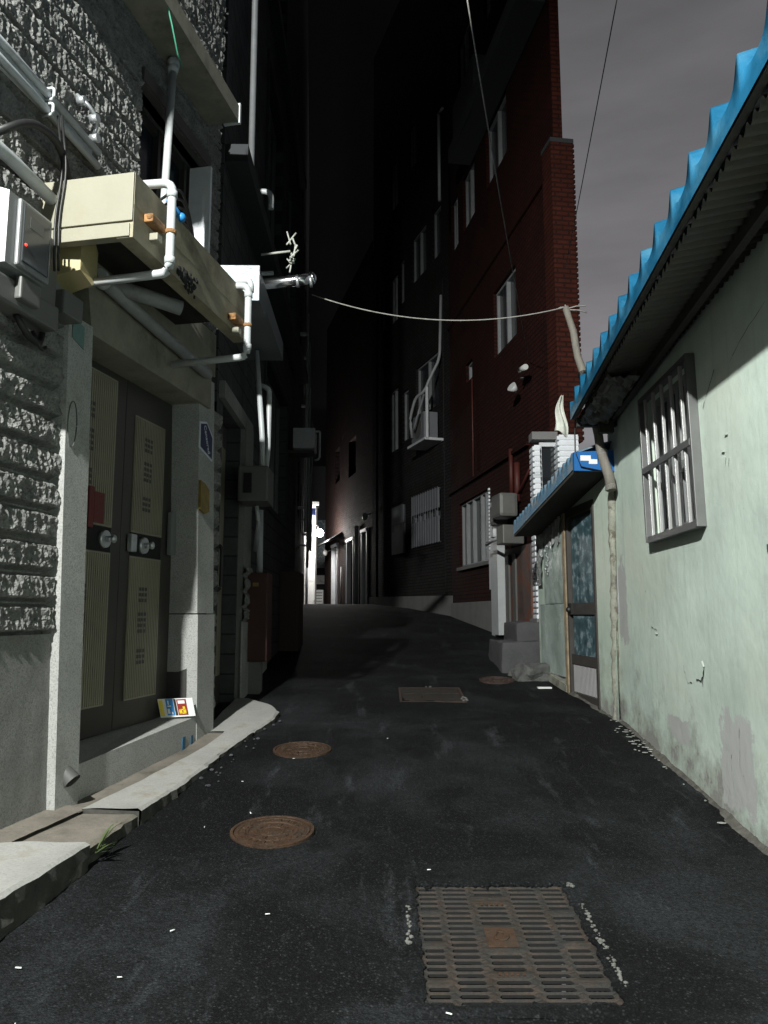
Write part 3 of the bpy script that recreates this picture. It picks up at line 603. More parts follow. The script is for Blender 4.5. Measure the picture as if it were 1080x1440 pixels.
# name plates
sg = thing('wall_sign', FL, (1.95, .02, 2.95), 'navy six-sided sign reading Censored on the far door pillar', 'sign'); b_ = (1.95, .02, 2.95)
def sgpoly(g, top=3.10):
    return [(1.90+g, 3.09-g), (2.03, 3.115-g), (2.165-g, 3.01-g*.5), (2.165-g, 2.80+g), (1.90+g, 2.87+g*.7)]
MB(FL, b_).prism(sgpoly(0), .024, .034).part('border', signw, sg)
MB(FL, b_).prism(sgpoly(.016), .034, .036).part('face', navy, sg)
o = bpy.data.objects.new('lettering', text_mesh('Censored', .062)); COL.objects.link(o); o.parent = sg; o.data.materials.append(signw)
o.matrix_basis = Matrix.Translation(FL.v(Vector((2.035, .0375, 2.962))-Vector(b_))) @ Matrix(((0, 0, 1, 0), (1, 0, 0, 0), (0, 1, 0, 0), (0, 0, 0, 1))) @ Matrix.Rotation(R(-66), 4, 'Z')
m = MB(FL, (2.02, .02, 2.45)); m.prism([(1.93, 2.60), (2.02, 2.58), (2.10, 2.54), (2.11, 2.36), (2.03, 2.33), (1.935, 2.36)], .024, .045); m.solo('house_plate', olivep, 'worn olive yellow plate below the navy sign', 'plate')
m = MB(FL, (.8, -.2, 2.2)); m.box(.70, .76, -.198, -.18, 2.08, 2.36, .006); m.box(.76, .88, -.185, -.18, 2.12, 2.33); m.solo('red_tag', redm, 'red tag hanging above the near door handle', 'tag')
# flyer standing on the sill
fl = thing('leaflet', FL, (1.85, 0, .70), 'folded colour leaflet propped at the far end of the door sill', 'leaflet'); b_ = (1.85, 0, .70)
fr0 = Vector((1.78, -.155, .705)); ax = Vector((.135, .175, .0)); ay = Vector((-.012, -.025, .125))
def fq(a0, a1, b0, b1, n=0): return [tuple(fr0 + ax*a + ay*b + Vector((-.83, .55, .15))*n) for a, b in ((a0, b0), (a1, b0), (a1, b1), (a0, b1))]
for nm, rect, mt_ in (('paper_sheet', (-.02, 1.2, -.02, 1.12), paper), ('yellow_strip', (0, .14, .08, 1.05), fy), ('blue_band', (.24, .50, .10, 1.1), fb), ('black_band', (.52, .60, .08, 1.08), fk), ('maroon_band', (.62, .96, .08, 1.06), fr_)):
    nn = .0 if nm == 'paper_sheet' else .003; m = MB(FL, b_); m.hexa(fq(*rect, nn), fq(*rect, nn+.002)); m.part(nm, mt_, fl)
m = MB(FL, b_)
for r_ in ((.66, .76, .15, .45), (.80, .90, .15, .45), (.66, .90, .15, .22), (.66, .90, .38, .45), (.8, .88, .45, .6)): m.hexa(fq(*r_, .0055), fq(*r_, .007))
m.part('yellow_print', fy, fl)
m = MB(FL, b_)
for r_ in ((.66, .9, .78, .98), (.26, .34, .2, .5), (.28, .40, .62, .7), (.30, .34, .75, 1.0), (.40, .44, .15, .3)): m.hexa(fq(*r_, .0055), fq(*r_, .007))
m.part('white_print', paper, fl)
# drain spout at the foot of the near pillar
m = MB(FL, (.25, .06, .5)); m.tube([(.25, .03, .60), (.25, .09, .545)], [.045, .052], 16, cap=False); m.tube([(.25, .03, .60), (.25, .088, .547)], .040, 16); m.solo('drain_spout', M('dark_spout', (.07, .07, .068), .6), 'stub of drain pipe poking from the foot of the near pillar', 'drain pipe')
m = MB(FL, (.25, .06, .5)); m.tube([(.25, .0905, .5445), (.25, .092, .543)], .038, 16); o = m.solo('drain_spout_opening', blackm)
ds = [x for x in bpy.data.objects if x.name == 'drain_spout'][0]; o.name = 'opening'; o.parent = ds; o.location = (0, 0, 0); o.rotation_euler = (0, 0, 0)
# weed at the kerb
wd = thing('weed', FW, (4.02, -1.44, .31), 'small green weed growing out of the kerb joint', 'weed'); b_ = (4.02, -1.44, .31)
for i in range(9):
    a = random.uniform(-1.2, 2.2); ln = random.uniform(.07, .19); hgt = random.uniform(.02, .16) if i < 6 else .01
    p0 = Vector((4.02+random.uniform(-.03, .05), -1.44+random.uniform(-.02, .02), .32)); d = Vector((math.cos(a)*.6, math.sin(a)*.4+.4, 0)).normalized(); sd = Vector((-d.y, d.x, 0))
    m = MB(FW, b_); L_ = []; R_ = []
    for k_ in range(6):
        t = k_/5; c = p0 + d*ln*t*.8 + Vector((0, 0, hgt*(1.6*t-t*t*.8))); w_ = .011*math.sin(PI*min(1, t*.9+.1)); L_.append(m.V(c-sd*w_)); R_.append(m.V(c+sd*w_+Vector((0, 0, .003))))
    for k_ in range(5): m.bm.faces.new((L_[k_], R_[k_], R_[k_+1], L_[k_+1]))
    m.part('leaf', leafm, wd)

# ------------------------------------------------------------------ LEFT: tiled house
KH = thing('tiled_house', FK, (.2, 0, .5), 'dark tiled house with a white canopy and barred window, beyond the stone house', 'house'); KB = (.2, 0, .5)
def kmb(): return MB(FK, KB)
kh = [(.5, 1.45, .5, 3.45), (3.2, 5.8, 2.95, 4.9), (2.9, 4.7, 6.4, 8.9), (5.4, 7.0, 6.6, 9.2), (2.9, 4.7, 10.2, 12.6)]
m = kmb(); m.wall(.22, 7.5, .2, 16, 0, kh, .18); m.box(.22, 7.5, -6, -.181, .2, 16); m.face([(7.5, 0, .2), (7.5, -.181, .2), (7.5, -.181, 16), (7.5, 0, 16)]); m.face([(.22, 0, 3.4), (.22, -.181, 3.4), (.22, -.181, 16), (.22, 0, 16)]); m.part('wall', tile_d, KH)
m = kmb(); m.box(1.5, 2.0, .0, .06, .3, 3.55); m.box(.3, 2.0, .0, .055, 3.46, 3.62); m.part('door_surround', granite, KH)
m = kmb(); m.box(1.46, 1.9, .06, .075, .3, 1.42); m.box(2.3, 3.6, 0, .05, .3, 1.5); m.part('plinth', granite_l, KH)
m = kmb(); rough(m, 1.46, 1.98, 1.42, 2.0, [1.42+.16*i for i in range(5)], .03, .02, .02, seed=3, o=.075); m.part('stone_course', stone, KH)
m = kmb(); m.box(.5, 1.45, -.17, -.14, .55, 3.44); kd = m.part('door', darkdoor, KH)
for a in (.58, 1.04):
    m = kmb(); m.box(a, a+.32, -.14, -.128, .9, 3.2, .004); m.part('panel', panel_m, kd)
m = kmb(); m.pipe([(.95, -.14, 1.7), (.95, -.06, 1.75), (.95, -.06, 2.15), (.95, -.14, 2.2)], .018, .04); m.part('handle', blk, kd)
def kwin(h, mullion, frame=alu, pane=gl, bars=0):
    a, b, c, d = h; m = kmb(); m.box(a, b, -.175, -.16, c, d); w = m.part('window', pane, KH)
    m = kmb(); m.box(a, b, -.16, -.11, c, c+.05); m.box(a, b, -.16, -.11, d-.05, d); m.box(a, a+.05, -.16, -.112, c, d); m.box(b-.05, b, -.16, -.112, c, d)
    for i in range(1, mullion): x = a+(b-a)*i/mullion; m.box(x-.025, x+.025, -.16, -.112, c+.05, d-.05)
    m.part('window_frame', frame, w)
    m = kmb(); m.box(a-.08, b+.08, 0, .03, c-.07, c); m.box(a-.08, b+.08, 0, .03, d, d+.07); m.box(a-.08, a, 0, .03, c, d); m.box(b, b+.08, 0, .03, c, d); m.part('window_trim', greyband, w)
    return w
for i, h in enumerate(kh[1:]): kwin(h, 4 if i == 0 else 3)
m = kmb(); m.box(-.2, .22, .0, .42, 4.19, 4.47); m.box(.22, 1.62, .0, .42, 4.26, 4.46); kc = m.part('canopy', M('canopy_sheet', (.15, .16, .17), .5, var=.15, bump=.1), KH)
m = kmb(); m.box(-.215, -.2, .0, .425, 4.17, 4.49, .004); m.part('end_panel', M('bluish_sheet', (.17, .20, .225), .35, metal=.2, var=.25, vs=5, bump=.5, bs=9, bd=.02), kc, 'bluish white sheet end of the second canopy')
m = kmb(); m.box(.25, 7.3, 0, .22, 5.74, 5.92, .004); m.box(.25, 7.3, 0, .14, 9.6, 9.75); m.part('ledge', greyband, KH)
m = kmb(); m.tube([(.56, .19, 16), (.62, .19, 5.93)], .032, 10); m.part('downpipe', dimf, KH)
m = kmb(); m.pipe([(1.3, 0, 6.05), (1.3, .30, 6.05), (1.3, .30, 5.85)], .03, .08); m.pipe([(1.3, .02, 5.1), (1.3, .34, 5.12)], .022); m.part('elbow_pipe', white_pvc, KH)
# vent with steel pipe
vt = thing('flue_pipe', FK, (.55, .3, 4.6), 'shiny steel flue pipe sticking out above the white canopy', 'flue pipe'); b_ = (.55, .3, 4.6)
MB(FK, b_).tube([(.45, .25, 4.60), (.50, .70, 4.68), (.505, .80, 4.70)], .052, 20).part('pipe', chrome, vt)
MB(FK, b_).tube([(.505, .80, 4.70), (.507, .83, 4.705), (.51, .855, 4.708)], [.058, .058, .035], 20).part('cap', chrome, vt)
for t in (.52, .68): MB(FK, b_).tube([(.48, .25+t*.8, 4.648+t*.02-.005), (.481, .275+t*.8, 4.652+t*.02-.005)], .055, 20).part('band', galv, vt)
m = MB(FK, (.7, .6, 5))
for i in range(14):
    c = Vector((1.0+random.uniform(-.05, .1), .55+random.uniform(-.02, .05), 5.22+random.uniform(-.16, .16))); d = Vector((random.uniform(-.3, .3), random.uniform(-.6, .6), random.uniform(-1, 1)))*.1; m.tube([c-d, c+d], .009, 5)
m.tube([(1.0, .25, 5.18), (1.0, .55, 5.22)], .012, 6); m.solo('frayed_ribbon', cloth_m, 'frayed pale ribbon fluttering above the steel flue pipe', 'ribbon')
# meter box and pipes on the tiled house
gm = thing('gas_meter', FK, (1.0, 0, 2.6), 'dull grey gas meter box hung between two pipes on the tiled house', 'meter'); b_ = (1.0, 0, 2.6)
MB(FK, b_).box(1.05, 1.5, .06, .36, 2.62, 2.98, .02).part('case', plast_g, gm)
MB(FK, b_).box(1.03, 1.055, .12, .20, 2.70, 2.90).part('window', blackm, gm)
MB(FK, b_).pipe([(1.2, .28, 2.98), (1.15, .28, 3.3), (1.15, .20, 4.2)], .028).part('pipe', white_pvc, gm)
MB(FK, b_).pipe([(1.32, .30, 2.98), (1.3, .32, 3.2), (1.32, .32, 3.85), (1.32, .18, 3.9)], .028).part('pipe', white_pvc, gm)
MB(FK, b_).pipe([(1.4, .2, 2.62), (1.42, .22, 2.45), (1.9, .12, 2.2)], .022).part('pipe', grey_pvc, gm)
m = MB(FK, (1.9, .15, 2)); m.tube([(2.0, .16, 1.95), (1.95, .16, 2.65)], .035, 12); m.solo('riser_pipe', grey_pvc, 'grey riser pipe above the dark red cabinet', 'pipe')
rc = thing('hose_cabinet', FK, (2.0, 0, .9), 'narrow dark red metal cabinet standing against the tiled house', 'cabinet'); b_ = (2.0, 0, .9)
redcab = M('dark_red_cabinet', (.05, .016, .011), .6, var=.3, vs=6, bump=.1)
MB(FK, b_).box(1.82, 2.2, .02, .28, 1.0, 1.95, .012).part('case', redcab, rc)
MB(FK, b_).box(1.805, 1.82, .05, .25, 1.05, 1.90).part('door', redcab, rc)
MB(FK, b_).box(1.79, 1.805, .12, .18, 1.80, 1.84).part('label_plate', olivep, rc)
MB(FK, b_).box(1.9, 2.1, .05, .2, .62, 1.0).part('foot', plinth_m, rc)
# AC box high on the left and dark cabinet at the far corner
ac = thing('outdoor_unit', FK, (6.0, 0, 4.2), 'pale metal box with a looping pipe high on the far left wall', 'air conditioner'); b_ = (6.0, 0, 4.2)
MB(FK, b_).box(5.9, 6.4, .10, .46, 4.22, 4.56, .01).part('case', alu_w, ac)
MB(FK, b_).pipe([(5.95, .46, 4.5), (5.95, .54, 4.52), (5.95, .54, 4.05), (5.95, .46, 4.02)], .018, .04).part('pipe', alu_w, ac)
MB(FK, b_).box(6.0, 6.4, 0, .44, 4.16, 4.2).part('bracket', darkdoor, ac)
m = MB(FK, (6, 0, 1.1)); m.box(5.2, 6.0, 0, .30, .8, 2.15, .01); m.box(5.19, 5.2, .03, .27, .9, 2.1); m.solo('storage_cabinet', M('black_brown_cabinet', (.035, .018, .014), .6, var=.2), 'black brown cabinet at the far corner of the tiled house', 'cabinet')

# last block on the left
MH = thing('dark_block', FM, (0, 0, 1), 'tall unlit block ending the left side of the alley', 'building'); b_ = (0, 0, 1)
m = MB(FM, b_); mw = [(1.5+3.2*i, 3.0+3.2*i, z, z+1.3) for i in range(4) for z in (3.6, 7.0, 10.4)]; m.wall(0, 15.2, .8, 18, 0, mw, .15); m.box(0, 15.2, -6, -.151, .8, 18); m.part('wall', tile_d, MH)
for h in mw: m = MB(FM, b_); m.box(h[0], h[1], -.145, -.13, h[2], h[3]); m.part('window', gl2, MH)
clut = [(2.0, .16, 3.2, 8.0), (4.2, .2, 2.6, 7.0), (6.5, .17, 3.5, 9.0), (9.3, .25, 3.4, 7.5), (11.5, .2, 3.6, 6.2)]
for i, (u, o_, a, b2) in enumerate(clut):
    m = MB(FM, (u, 0, a)); m.tube([(u, o_, a), (u+.05, o_, b2)], .03, 8); m.box(u-.05, u+.05, 0, o_, a+.5, a+.55); m.box(u-.05, u+.05, 0, o_, b2-.5, b2-.45)
    m.solo('service_pipe', grey_pvc, ['grey service pipe just past the outdoor unit', 'second service pipe past the outdoor unit', 'service pipe midway along the unlit block', 'service pipe before the lit white house', 'short service pipe closest to the globe lamp'][i], 'pipe', 'service pipes on the unlit block')
# far end: lit house, lamp, end wall
hl = thing('lit_house', FW, (29.6, -3.2, 1.9), 'white rendered house corner lit by the globe lamp at the alley end', 'house'); b_ = (29.6, -3.2, 1.9)
m = MB(FW, b_); m.box(29.6, 30.3, -6, -2.66, 1.5, 5.7); m.part('wall', whitewall, hl)
m = MB(FW, b_); m.box(29.45, 30.4, -6.1, -2.58, 5.7, 5.85); m.part('roof', greyband, hl)
m = MB(FW, b_); m.tube([(29.52, -2.95, 1.9), (29.52, -2.93, 5.6)], .04, 8); m.part('downpipe', grey_pvc, hl)
eh = thing('end_house', FW, (36, -3, 1.9), 'pale house closing the far end of the alley', 'house'); b_ = (36, -3, 1.9)
m = MB(FW, b_); m.box(36, 40, -8, 2, 1.5, 8.5); m.part('wall', greyband, eh)
m = MB(FW, b_); m.box(35.9, 36, -3.15, -2.35, 3.8, 5.9); ew = m.part('window', paneblue, eh)
m = MB(FW, b_); m.box(35.86, 35.9, -3.2, -2.3, 3.65, 3.8); m.box(35.87, 35.9, -2.78, -2.72, 3.8, 5.9); m.part('window_frame', alu_w, ew)
m = MB(FW, b_); m.box(35.7, 36, -3.2, -2.3, 2.9, 3.3); m.part('shelf', whitewall, eh)
wa = thing('outdoor_unit', FW, (33.4, -2.85, 1.9), 'white outdoor unit on the ground at the bright alley end', 'air conditioner'); b_ = (33.4, -2.85, 1.9)
MB(FW, b_).box(33.2, 33.6, -3.02, -2.62, 1.95, 2.55, .02).part('case', whitewall, wa); 
m = MB(FW, b_)
for i in range(4): m.box(33.19, 33.2, -2.98, -2.66, 2.05+i*.12, 2.08+i*.12)
m.part('grille', plast_g, wa); MB(FW, b_).box(33.25, 33.55, -3.0, -2.64, 1.88, 1.95).part('feet', blk, wa)
lp = thing('globe_lamp', FW, (27.6, -2.55, 4.4), 'glowing white globe lamp at the far end of the alley', 'lamp'); b_ = (27.6, -2.55, 4.4)
MB(FW, b_).sphere((28.0, -2.36, 4.46), .15, seg=20).part('globe', bulb, lp)
MB(FW, b_).pipe([(28.0, -2.95, 4.66), (28.0, -2.44, 4.76), (28.0, -2.42, 4.62)], .02).part('arm', grey_pvc, lp)
l2 = bpy.data.lights.new('globe_lamp_light', 'POINT'); l2.energy = 300; l2.shadow_soft_size = .16; l2.color = (1, .97, .93)
o = bpy.data.objects.new('globe_lamp_light', l2); COL.objects.link(o); o.location = (-2.42, 28.35, 4.4)
sb = thing('shop_sign', FW, (28.6, -2.75, 5), 'small blue and white hanging board above the globe lamp', 'sign'); b_ = (28.6, -2.75, 5)
MB(FW, b_).box(28.6, 28.64, -2.76, -2.58, 5.2, 5.46).part('board', navy, sb); MB(FW, b_).box(28.55, 28.68, -2.98, -2.45, 5.58, 5.70).part('hood', whitewall, sb)
tb = thing('tower_block', FW, (47, -4, 2), 'very tall unlit block rising behind the alley end', 'building'); b_ = (47, -4, 2)
m = MB(FW, b_); m.box(47, 60, -18, 3.2, 1.5, 52); m.part('wall', fardark, tb)

# ------------------------------------------------------------------ RIGHT: green house
GH = thing('green_house', FR, (0, 0, .28), 'pale green rendered house with a blue roof edge, nearest on the right', 'house'); GB = (0, 0, .28)
def rmb(): return MB(FR, (0, 0, 0))
GH.location = FR.w((0, 0, 0))
win = (.66, 1.72, 2.09, 3.17)
m = rmb(); m.wall(-9, 3.07, -1.2, 3.55, 0, [win], .10); m.box(-9, 3.07, -4.5, -.101, -1.2, 3.55); m.face([(3.07, 0, -1.2), (3.07, -.101, -1.2), (3.07, -.101, 3.55), (3.07, 0, 3.55)]); m.part('wall', greenp, GH)
def blob(m, poly, o_=.0015, th=.003):
    pts = []
    for (a, b), (c, d) in zip(poly, poly[1:]+poly[:1]):
        for t in range(5):
            x, z = a+(c-a)*t/5, b+(d-b)*t/5; pts.append((x+.018*noise.noise(Vector((x*14, z*14, 1))), z+.018*noise.noise(Vector((x*14, z*14, 7)))))
    m.prism(pts, o_-th, o_)
m = rmb(); blob(m, [(2.90, 1.90), (2.96, 1.88), (2.93, 1.50), (2.88, 1.52)])
m.part('plaster_patch', bareplaster, GH)
def crackline(m, pts, w=.006):
    pts2 = []
    for (a, b), (c, d) in zip(pts, pts[1:]):
        for t in range(4): pts2.append((a+(c-a)*t/4+random.uniform(-.006, .006), b+(d-b)*t/4+random.uniform(-.006, .006)))
    pts2.append(pts[-1])
    for (a, b), (c, d) in zip(pts2, pts2[1:]):
        ww = w*random.uniform(.3, 1.3); m.face([(a, .0045, b-ww), (c, .0045, d-ww), (c, .0045, d+ww), (a, .0045, b+ww)])
m = rmb(); crackline(m, [(.93, 1.08), (.85, 1.07), (.80, 1.11), (.77, 1.21)], .007); crackline(m, [(.815, 1.06), (.80, 1.12), (.775, 1.17)], .022); crackline(m, [(1.18, 1.15), (1.10, 1.04), (1.02, 1.05)], .003)
crackline(m, [(.55, 2.80), (.45, 2.88), (.33, 2.98)], .004); crackline(m, [(1.62, .72), (1.60, .95)], .006); crackline(m, [(.3, .62), (.27, .86)], .009); crackline(m, [(.42, .60), (.4, .73)], .006); crackline(m, [(1.93, 1.25), (1.88, 1.40), (1.75, 1.38)], .003)
crackline(m, [(.10, 2.95), (-.12, 3.04), (-.4, 3.11)], .0025)
m.part('crack', crack_m, GH)
m = rmb()
for u, z, a in ((.26, 2.46, .2), (.235, 2.40, -1.1), (.19, 2.385, -1.2), (.20, 2.55, .1), (.78, 1.19, .9), (1.75, 1.36, .2)):
    c, s_ = math.cos(a), math.sin(a); l_ = .022; m.hexa([(u-c*l_, .004, z-s_*l_), (u+c*l_, .004, z+s_*l_), (u+c*l_+s_*.008, .010, z+s_*l_-.006), (u-c*l_+s_*.008, .010, z-s_*l_-.006)], [(u-c*l_, .006, z-s_*l_), (u+c*l_, .006, z+s_*l_), (u+c*l_+s_*.008, .0115, z+s_*l_-.005), (u-c*l_+s_*.008, .0115, z-s_*l_-.005)])
m.part('lifted_flakes', flake_m, GH)
m = rmb(); m.box(-.30, -.235, .001, .006, 1.82, 1.86); m.part('green_tape', M('dark_green_tape', (.02, .10, .07), .5), GH)
# eaves
def eo(u): return .55 - .15*(u+1.75)/4.46            # projection of the drip edge
def ez(u): return 3.44 - .035*(u+1.75)/4.46*4        # its height
UE0, UE1 = -9.5, 2.78
def wave(u): # raised ribs of the tile-shaped sheet
    t = ((u+1.50) / .308 + .5) % 1.0; return .115*math.exp(-(abs(t-.5)/.125)**1.7) + .012*math.cos(2*PI*(t-.5))
m = rmb(); n = int((UE1-UE0)/.0131)
m.grid(lambda a, b: (UE0+(UE1-UE0)*a, eo(UE0+(UE1-UE0)*a) + .006 - 4.9*max(0, (b-.34)/.66), ez(UE0+(UE1-UE0)*a) + (.05*b/.17 if b < .17 else .05 + (.065 + wave(UE0+(UE1-UE0)*a))*min(1, (b-.17)/.17)) + 1.5*max(0, (b-.34)/.66)), n, 6, True)
rf = m.part('roof', blue, GH)
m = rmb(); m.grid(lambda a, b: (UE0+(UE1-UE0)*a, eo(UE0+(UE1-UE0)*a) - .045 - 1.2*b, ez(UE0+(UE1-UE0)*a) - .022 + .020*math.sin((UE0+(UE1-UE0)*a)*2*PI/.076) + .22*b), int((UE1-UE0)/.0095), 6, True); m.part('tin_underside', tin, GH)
m = rmb()
def beam(u0, u1, d0, d1, z0, z1): m.hexa([(u0, eo(u0)-d0, ez(u0)+z0), (u0, eo(u0)-d1, ez(u0)+z0), (u0, eo(u0)-d1, ez(u0)+z1), (u0, eo(u0)-d0, ez(u0)+z1)], [(u1, eo(u1)-d0, ez(u1)+z0), (u1, eo(u1)-d1, ez(u1)+z0), (u1, eo(u1)-d1, ez(u1)+z1), (u1, eo(u1)-d0, ez(u1)+z1)])
beam(UE0, UE1-.02, .003, .04, -.004, .05); beam(UE0, UE1-.03, .33, .375, -.05, .04)
m.box(2.70, 2.76, -.25, .36, 3.22, 3.30); m.box(2.60, 2.68, .05, .18, 3.14, 3.3)
m.part('eaves_beam', dkwood, GH)
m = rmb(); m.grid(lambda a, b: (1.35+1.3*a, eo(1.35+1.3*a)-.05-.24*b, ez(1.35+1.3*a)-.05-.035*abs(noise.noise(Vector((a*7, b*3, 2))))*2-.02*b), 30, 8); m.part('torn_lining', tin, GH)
# barred window
m = rmb(); m.box(win[0]-.05, win[1]+.05, -.099, -.085, win[2], win[3]); gw = m.part('window', gl2, GH)
m = rmb(); m.box(win[0], win[1], -.085, -.05, win[2], win[2]+.05); m.box(win[0], win[1], -.085, -.05, win[3]-.05, win[3])
for x in (win[0]+.03, win[0]+.34, .5*(win[0]+win[1]), win[1]-.34, win[1]-.03): m.box(x-.03, x+.03, -.085, -.05, win[2]+.05, win[3]-.05)
m.box(1.02, 1.28, -.085, -.045, 2.50, 2.58)
m.part('window_frame', plast_b, gw)
gr = rmb()
def sk(m):      # the old frame has sagged out of square
    for v in m.bm.verts: v.co.y -= (v.co.z-2.6)*.05
    return m
for a in (.625, 1.725): gr.box(a, a+.032, .0, .062, 2.05, 3.20, .003)
gr.box(.66, 1.725, .0, .06, 2.045, 2.09); gr.box(.66, 1.725, .0, .06, 3.165, 3.2); sk(gr)
gg = gr.part('grille_frame', alu, gw)
for i in range(5):
    x = .80 + i*.205; m = rmb(); m.box(x-.013, x+.013, .03, .052, 2.085, 3.165, .003); sk(m).part('bar', barm, gw)
m = rmb(); m.box(.655, 1.73, .0525, .066, 2.585, 2.63); sk(m).part('crossbar', alu, gw)

# crumbling strip and pole at the corner
m = MB(FR, (3.0, 0, .5)); pts = []; 
for i in range(40):
    t = i/39; z = .50+2.25*t; pts.append((3.02-.16*t+.015*noise.noise(Vector((t*15, 0, 0))), .03+.012*noise.noise(Vector((t*17, 3, 0))), z))
m.tube(pts, .034, 9, jitter=.28); m.solo('plastered_pipe', plasterpipe, 'crumbling plastered drainpipe at the corner of the green house', 'pipe')
p_ = thing('wooden_pole', FW, (7.2, 2.25, 2.6), 'weathered wooden pole leaning past the end of the blue eaves', 'pole'); b_ = (7.2, 2.25, 2.6)
P0, P1 = Vector((6.90, 2.07, 2.62)), Vector((7.24, 1.80, 4.50))
MB(FW, b_).tube([P0.lerp(P1, t/14) + Vector((0, .01*math.sin(t*1.7), 0)) for t in range(15)], [.046-.001*t for t in range(15)], 10, jitter=.06).part('shaft', polew, p_)
for t in (.02, .20, .62):
    c = P0.lerp(P1, t); m = MB(FW, b_)
    for q in range(4): m.tube([c + Vector((.048*math.sin(a*PI/5), .048*math.cos(a*PI/5), .012*q-.03+.01*math.sin(a))) for a in range(11)], .004, 5)
    m.part('wire_tie', blk if t > .5 else ropem, p_)
m = MB(FW, (7.22, 1.8, 4.5)); 
for a, b2 in (((7.22, 1.80, 4.48), (7.2, 1.98, 4.50)), ((7.22, 1.80, 4.50), (7.24, 1.68, 4.47)), ((7.2, 1.82, 4.46), (7.2, 1.99, 4.43)), ((7.22, 1.78, 4.52), (7.22, 1.83, 4.38))): m.tube([a, Vector(a).lerp(Vector(b2), .5)+Vector((0, 0, .012)), b2], .006, 6)
m.solo('wire_knot', ropem, 'knot of pale wire at the top of the wooden pole', 'wire')
m = MB(FW, (7.1, 1.70, 3.4))
def rag(t):
    def fn(a, b): return (7.08+t+.02*math.sin(a*8+b*3), 1.61+.125*a+(.060-.105*a)*b**1.5+.012*math.sin(b*7), 3.22+.34*b-.05*a*(1-b)+.02*math.sin(a*6)*(1-b))
    return fn
m.grid(rag(0), 10, 16, True); m.grid(rag(.012), 10, 16, True); m.solo('hanging_rag', cloth_m, 'pale rag hanging from the far end of the blue eaves', 'rag')

# ------------------------------------------------------------------ RIGHT: lean-to
NH = thing('lean_to', FN, (0, 0, 0), 'small green lean-to with a narrow glazed door and blue corrugated roof', 'shed'); 
def nmb(): return MB(FN, (0, 0, 0))
nd = (.42, 1.30, .60, 2.64)
m = nmb(); m.wall(-.04, 2.47, .1, 2.86, 0, [nd], .08); m.box(-.04, 2.47, -2.2, -.081, .1, 2.86); m.part('wall', greenp2, NH)
m = nmb(); m.box(nd[0], nd[1], -.075, -.03, nd[2]+.03, nd[3]); 
dn = m.part('door', door_m, NH)
m = nmb()
for x in (nd[0], nd[1]-.05): m.box(x, x+.05, -.03, .015, nd[2], nd[3])
m.box(nd[0]+.05, nd[1]-.05, -.03, .014, nd[3]-.09, nd[3]); m.box(nd[0]+.05, nd[1]-.05, -.028, .0, 1.50, 1.62); m.box(nd[0]+.05, nd[1]-.05, -.028, 0, .98, 1.08); m.box(nd[0]+.05, nd[1]-.05, -.028, 0, .62, .68); m.part('door_frame', darkdoor, dn)
m = nmb(); m.box(nd[0]+.13, nd[1]-.10, -.028, -.018, 1.62, 2.52); m.box(nd[0]+.13, nd[1]-.10, -.028, -.018, 1.08, 1.50); m.part('pane', paneblue, dn)
m = nmb(); m.box(.49, 1.25, -.028, -.02, .68, .98)
for i in range(19): m.box(.50+i*.039, .52+i*.039, -.02, -.008, .69, .97)
m.part('kick_panel', rib_grey, dn)
m = nmb(); m.sphere((1.20, .03, 1.55), .035, seg=8); m.box(1.17, 1.26, -.0, .02, 1.50, 1.62); m.part('handle', blk, dn)
m = nmb(); m.box(1.30, 1.38, -.02, .03, .60, 2.7); m.part('door_post', rustwood, NH)
m = nmb(); m.grid(lambda a, b: (1.40+.95*a, .012+.006*math.sin(a*9)+.008*noise.noise(Vector((a*4, b*6, 0))), .82+.80*b), 20, 20, True); m.grid(lambda a, b: (1.42+.72*a, .018+.008*noise.noise(Vector((a*5, b*6, 4))), 1.625+.9*b), 20, 24, True); m.part('sheet_cladding', sheet_g, NH)
m = nmb(); m.grid(lambda a, b: (1.42+.80*a, .035+.022*noise.noise(Vector((a*13, b*2.2, 0)))+.01*math.sin(a*40), 2.74-(.45+.25*noise.noise(Vector((a*6, 3, 1))))*b), 46, 16, True)
m.grid(lambda a, b: (2.18+.20*a, .04+.02*noise.noise(Vector((a*6, b*9, 5))), 2.50-.65*b), 8, 24, True); m.part('torn_film', film, NH)
m = nmb()
for i in range(16):
    m.sphere((1.95+random.uniform(-.06, .06), .04, 1.98+i*.022+random.uniform(-.01, .01)), .011, seg=6)
m.part('glinting_clips', galv, NH)
m = nmb(); m.prism([(1.36, .62), (2.2, .74), (2.2, .84), (1.36, .74)], .0, .035); m.part('footing', plasterpipe, NH)
def nwz(u): return 2.90-.165*u; 
def nwo(u): return .35+.0*u
m = nmb(); n_ = 150
m.grid(lambda a, b: (-.04+2.30*a, nwo(a)+.004-(2.2*max(0, (b-.3)/.7)), nwz(-.04+2.30*a)-.06+(.17+.028*math.sin(a*2.3/.13*2*PI)**1)*min(1, b/.3)+.55*max(0, (b-.3)/.7)), n_, 8, True)
nr = m.part('roof', blue_d, NH)
m = nmb(); m.hexa([(-.10, .36, nwz(0)-.075), (-.10, -.06, nwz(0)-.075), (-.10, -.06, nwz(0)+.13), (-.10, .36, nwz(0)+.10)], [(-.06, .36, nwz(0)-.075), (-.06, -.06, nwz(0)-.075), (-.06, -.06, nwz(0)+.13), (-.06, .36, nwz(0)+.10)])
m.part('blue_end_sheet', bluebox, nr, 'bright blue sheet closing the near end of the lean-to roof')
m = nmb(); m.box(-.103, -.10, .20, .30, nwz(0)+.02, nwz(0)+.07); m.box(-.104, -.10, .14, .22, nwz(0)-.01, nwz(0)+.035); m.part('stickers', paper, nr)
